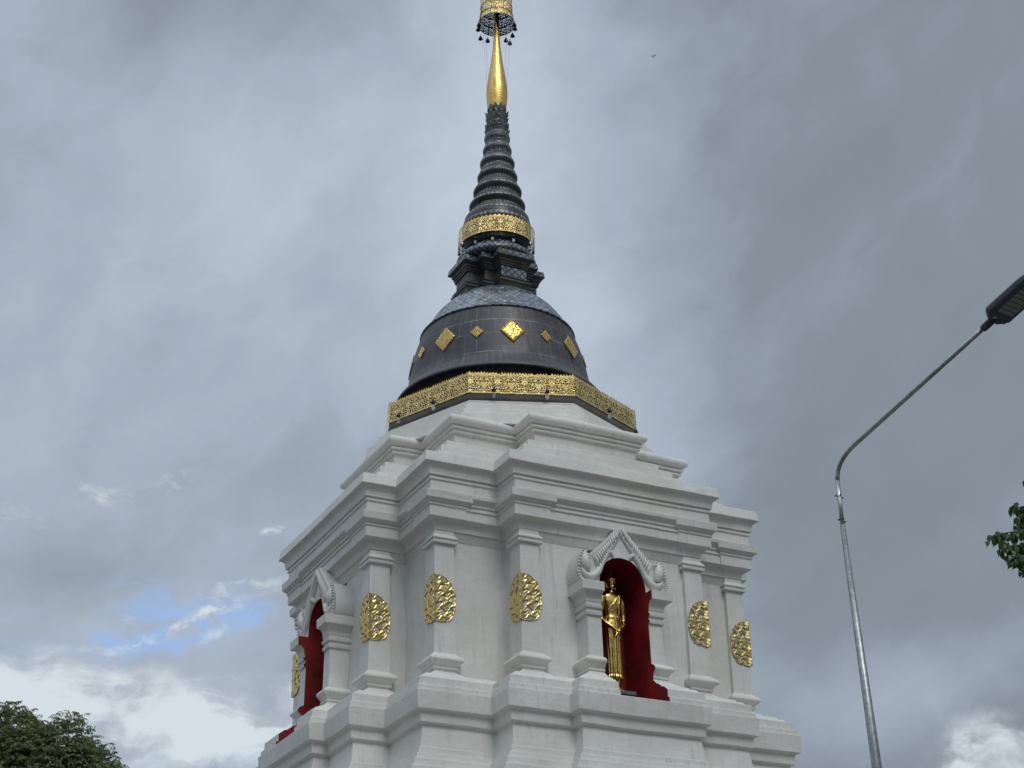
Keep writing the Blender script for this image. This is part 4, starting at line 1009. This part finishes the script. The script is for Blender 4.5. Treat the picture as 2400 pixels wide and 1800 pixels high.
def build_right_tree():
    base = Vector((9.4, 16.3, GZ))
    e = empty('fig_tree', base, 0, 'fig tree branch with glossy pointed heart shaped leaves at the right edge', 'tree')
    rnd = random.Random(5)
    tr = MB(); lv = MB()
    tr.tube([(0, 0, 0), (.05, 0, 2.), (-.1, .1, 4.2), (0, 0, 6.2)], [.30, .24, .18, .10], 12)
    def leaf(p, d, n, L):
        d = d.normalized(); s = d.cross(n).normalized(); n = s.cross(d).normalized()
        prof = [(0, .0), (.06, .19), (.20, .29), (.38, .30), (.55, .22), (.70, .11), (.80, .04), (1.05, .0)]
        R = [p + d * a * L + s * w * L + n * (abs(w) * .28 - a * a * .22) * L for a, w in prof]
        Lf = [p + d * a * L - s * w * L + n * (abs(w) * .28 - a * a * .22) * L for a, w in prof]
        M_ = [p + d * a * L + n * (-a * a * .22) * L for a, w in prof]
        k = len(prof); vs = R + M_ + Lf
        lv.add(vs, [(i, i + 1, k + i + 1, k + i) for i in range(k - 1)] + [(k + i, k + i + 1, 2 * k + i + 1, 2 * k + i) for i in range(k - 1)])
    def shoot(pts, r0, nleaf, L=.088, spread=.10):
        P = [Vector(p) - base for p in pts]; c = curve([tuple(p) for p in P], 6)
        tr.tube(c, [r0 * (1 - .8 * i / len(c)) for i in range(len(c))], 6)
        for k in range(nleaf):
            t = (k + rnd.random()) / nleaf; q = Vector(c[min(len(c) - 1, int(t * len(c)))])
            off = Vector((rnd.uniform(-1, 1), rnd.uniform(-1, 1), rnd.uniform(-.9, .5))) * spread * rnd.uniform(.3, 1)
            dd = Vector((rnd.uniform(-.8, .5), rnd.uniform(-.6, .4), rnd.uniform(-1.5, -.5)))
            tr.tube([q, q + off], [.0025, .0015], 4)
            leaf(q + off, dd, Vector((rnd.uniform(-.7, .7), -1 + rnd.uniform(-.2, .5), rnd.uniform(.0, .9))), L * rnd.uniform(.75, 1.2))
    # shoots that reach into view, from the main limb outwards
    shoot([(9.3, 16.3, 3.6), (7.6, 16.1, 5.4), (6.1, 16.0, 6.25), (5.35, 16., 6.35)], .06, 60)
    for pts, n, sp in (([(5.60, 16., 6.33), (5.25, 15.98, 6.37), (5.05, 16., 6.36), (4.94, 16., 6.33)], 62, .06),
                       ([(5.75, 16., 6.30), (5.40, 16., 6.26), (5.18, 16., 6.22), (5.03, 16., 6.22)], 70, .07),
                       ([(5.75, 16., 6.32), (5.45, 16., 6.16), (5.24, 16., 6.10), (5.12, 16., 6.10)], 80, .08),
                       ([(5.75, 16., 6.30), (5.50, 16., 6.06), (5.34, 16., 5.98), (5.22, 16., 5.97)], 64, .08),
                       ([(5.85, 16., 6.25), (5.60, 16., 5.98), (5.42, 16., 5.90), (5.26, 16., 5.86)], 44, .055),
                       ([(5.70, 16., 6.35), (5.48, 16.05, 6.50), (5.34, 16., 6.62), (5.21, 16., 6.66)], 54, .06),
                       ([(5.70, 16., 6.35), (5.48, 16.05, 6.46), (5.36, 16., 6.54), (5.29, 16., 6.56)], 44, .06),
                       ([(5.90, 16., 6.5), (5.60, 16.05, 6.78), (5.45, 16., 6.90), (5.39, 16., 6.93)], 26, .05),
                       ([(5.75, 16., 6.3), (5.5, 16.05, 6.36), (5.36, 16., 6.42), (5.24, 16., 6.45)], 50, .06)):
        shoot(pts, .008, int(n * 1.45), .084, sp * 1.3)
    for k in range(26):
        a = rnd.uniform(0, 2 * pi); h = rnd.uniform(3.2, 7.4); R = rnd.uniform(1.2, 2.4); cx, cy = 9.4 + R * cos(a) * 1.0, 16.3 + R * sin(a)
        cx = max(cx, 6.9); s0 = (9.4, 16.3, h - 1.2); en = (cx, cy, h + rnd.uniform(-.3, .5))
        shoot([s0, ((s0[0] + cx) / 2, (s0[1] + cy) / 2, h), en], .035, 110, .10, .42)
    tr.build('trunk', BARK, e); lv.build('crown', LEAF2, e)
build_right_tree()
# ------------------------------------------------------------------ bird in flight
def build_bird():
    e = empty('bird', (12.883, 110., 85.997), 0, 'small dark swallow flying alone in the grey sky right of the spire', 'bird')
    mb = MB()
    mb.tube([(-.02, 0, -.16), (0, 0, -.06), (.03, 0, .03), (.06, 0, .10), (.085, 0, .135)], [.008, .026, .032, .022, .006], 10)
    W1 = [(0, 0, .05), (-.06, .02, .095), (-.14, .05, .10), (-.20, .07, .09), (-.13, .06, .055), (-.04, .02, .00)]
    W2 = [(.02, 0, .08), (.09, -.02, .13), (.17, -.04, .135), (.235, -.05, .10), (.15, -.03, .075), (.06, 0, .02)]
    for w in (W1, W2):
        n = len(w); mb.add([(x, y, z + .004) for x, y, z in w] + [(x, y, z - .004) for x, y, z in w], [tuple(range(n)), tuple(range(2 * n - 1, n - 1, -1))] + [(i, (i + 1) % n, n + (i + 1) % n, n + i) for i in range(n)])
    tl = [(-.02, 0, -.12), (-.055, 0, -.20), (-.03, 0, -.17), (-.012, 0, -.205), (0, 0, -.12)]
    n = 5; mb.add([(x, .004, z) for x, y, z in tl] + [(x, -.004, z) for x, y, z in tl], [tuple(range(n)), tuple(range(2 * n - 1, n - 1, -1))] + [(i, (i + 1) % n, n + (i + 1) % n, n + i) for i in range(n)])
    mb.build('body', m_plain('dark_plumage', (.02, .022, .028), .6), e)
build_bird()
# ------------------------------------------------------------------ roof edge far behind the left tree
def build_hall():
    e = empty('hall', (-10.6, 60., GZ), 0, 'low grey roofed hall far behind the left tree', 'building')
    mb = MB(); mb.box(-5.5, -3.2, -3, 9, 0, 16.2); mb.build('wall', m_plain('pale_render', (.5, .5, .47), .8), e)
    mb = MB(); top = 15.572 + 1.6
    mb.loft([[(x0, y0, z), (x1, y0, z), (x1, y1, z), (x0, y1, z)] for x0, x1, y0, y1, z in ((-6, -2.9, -3.5, 9.5, 16.2), (-6, -2.9, -3.5, 9.5, 16.45), (-5.6, -3.1, 2.8, 3.2, top))])
    mb.build('roof', m_plain('grey_metal_roof', (.16, .18, .20), .5, metal=.3), e)
build_hall()
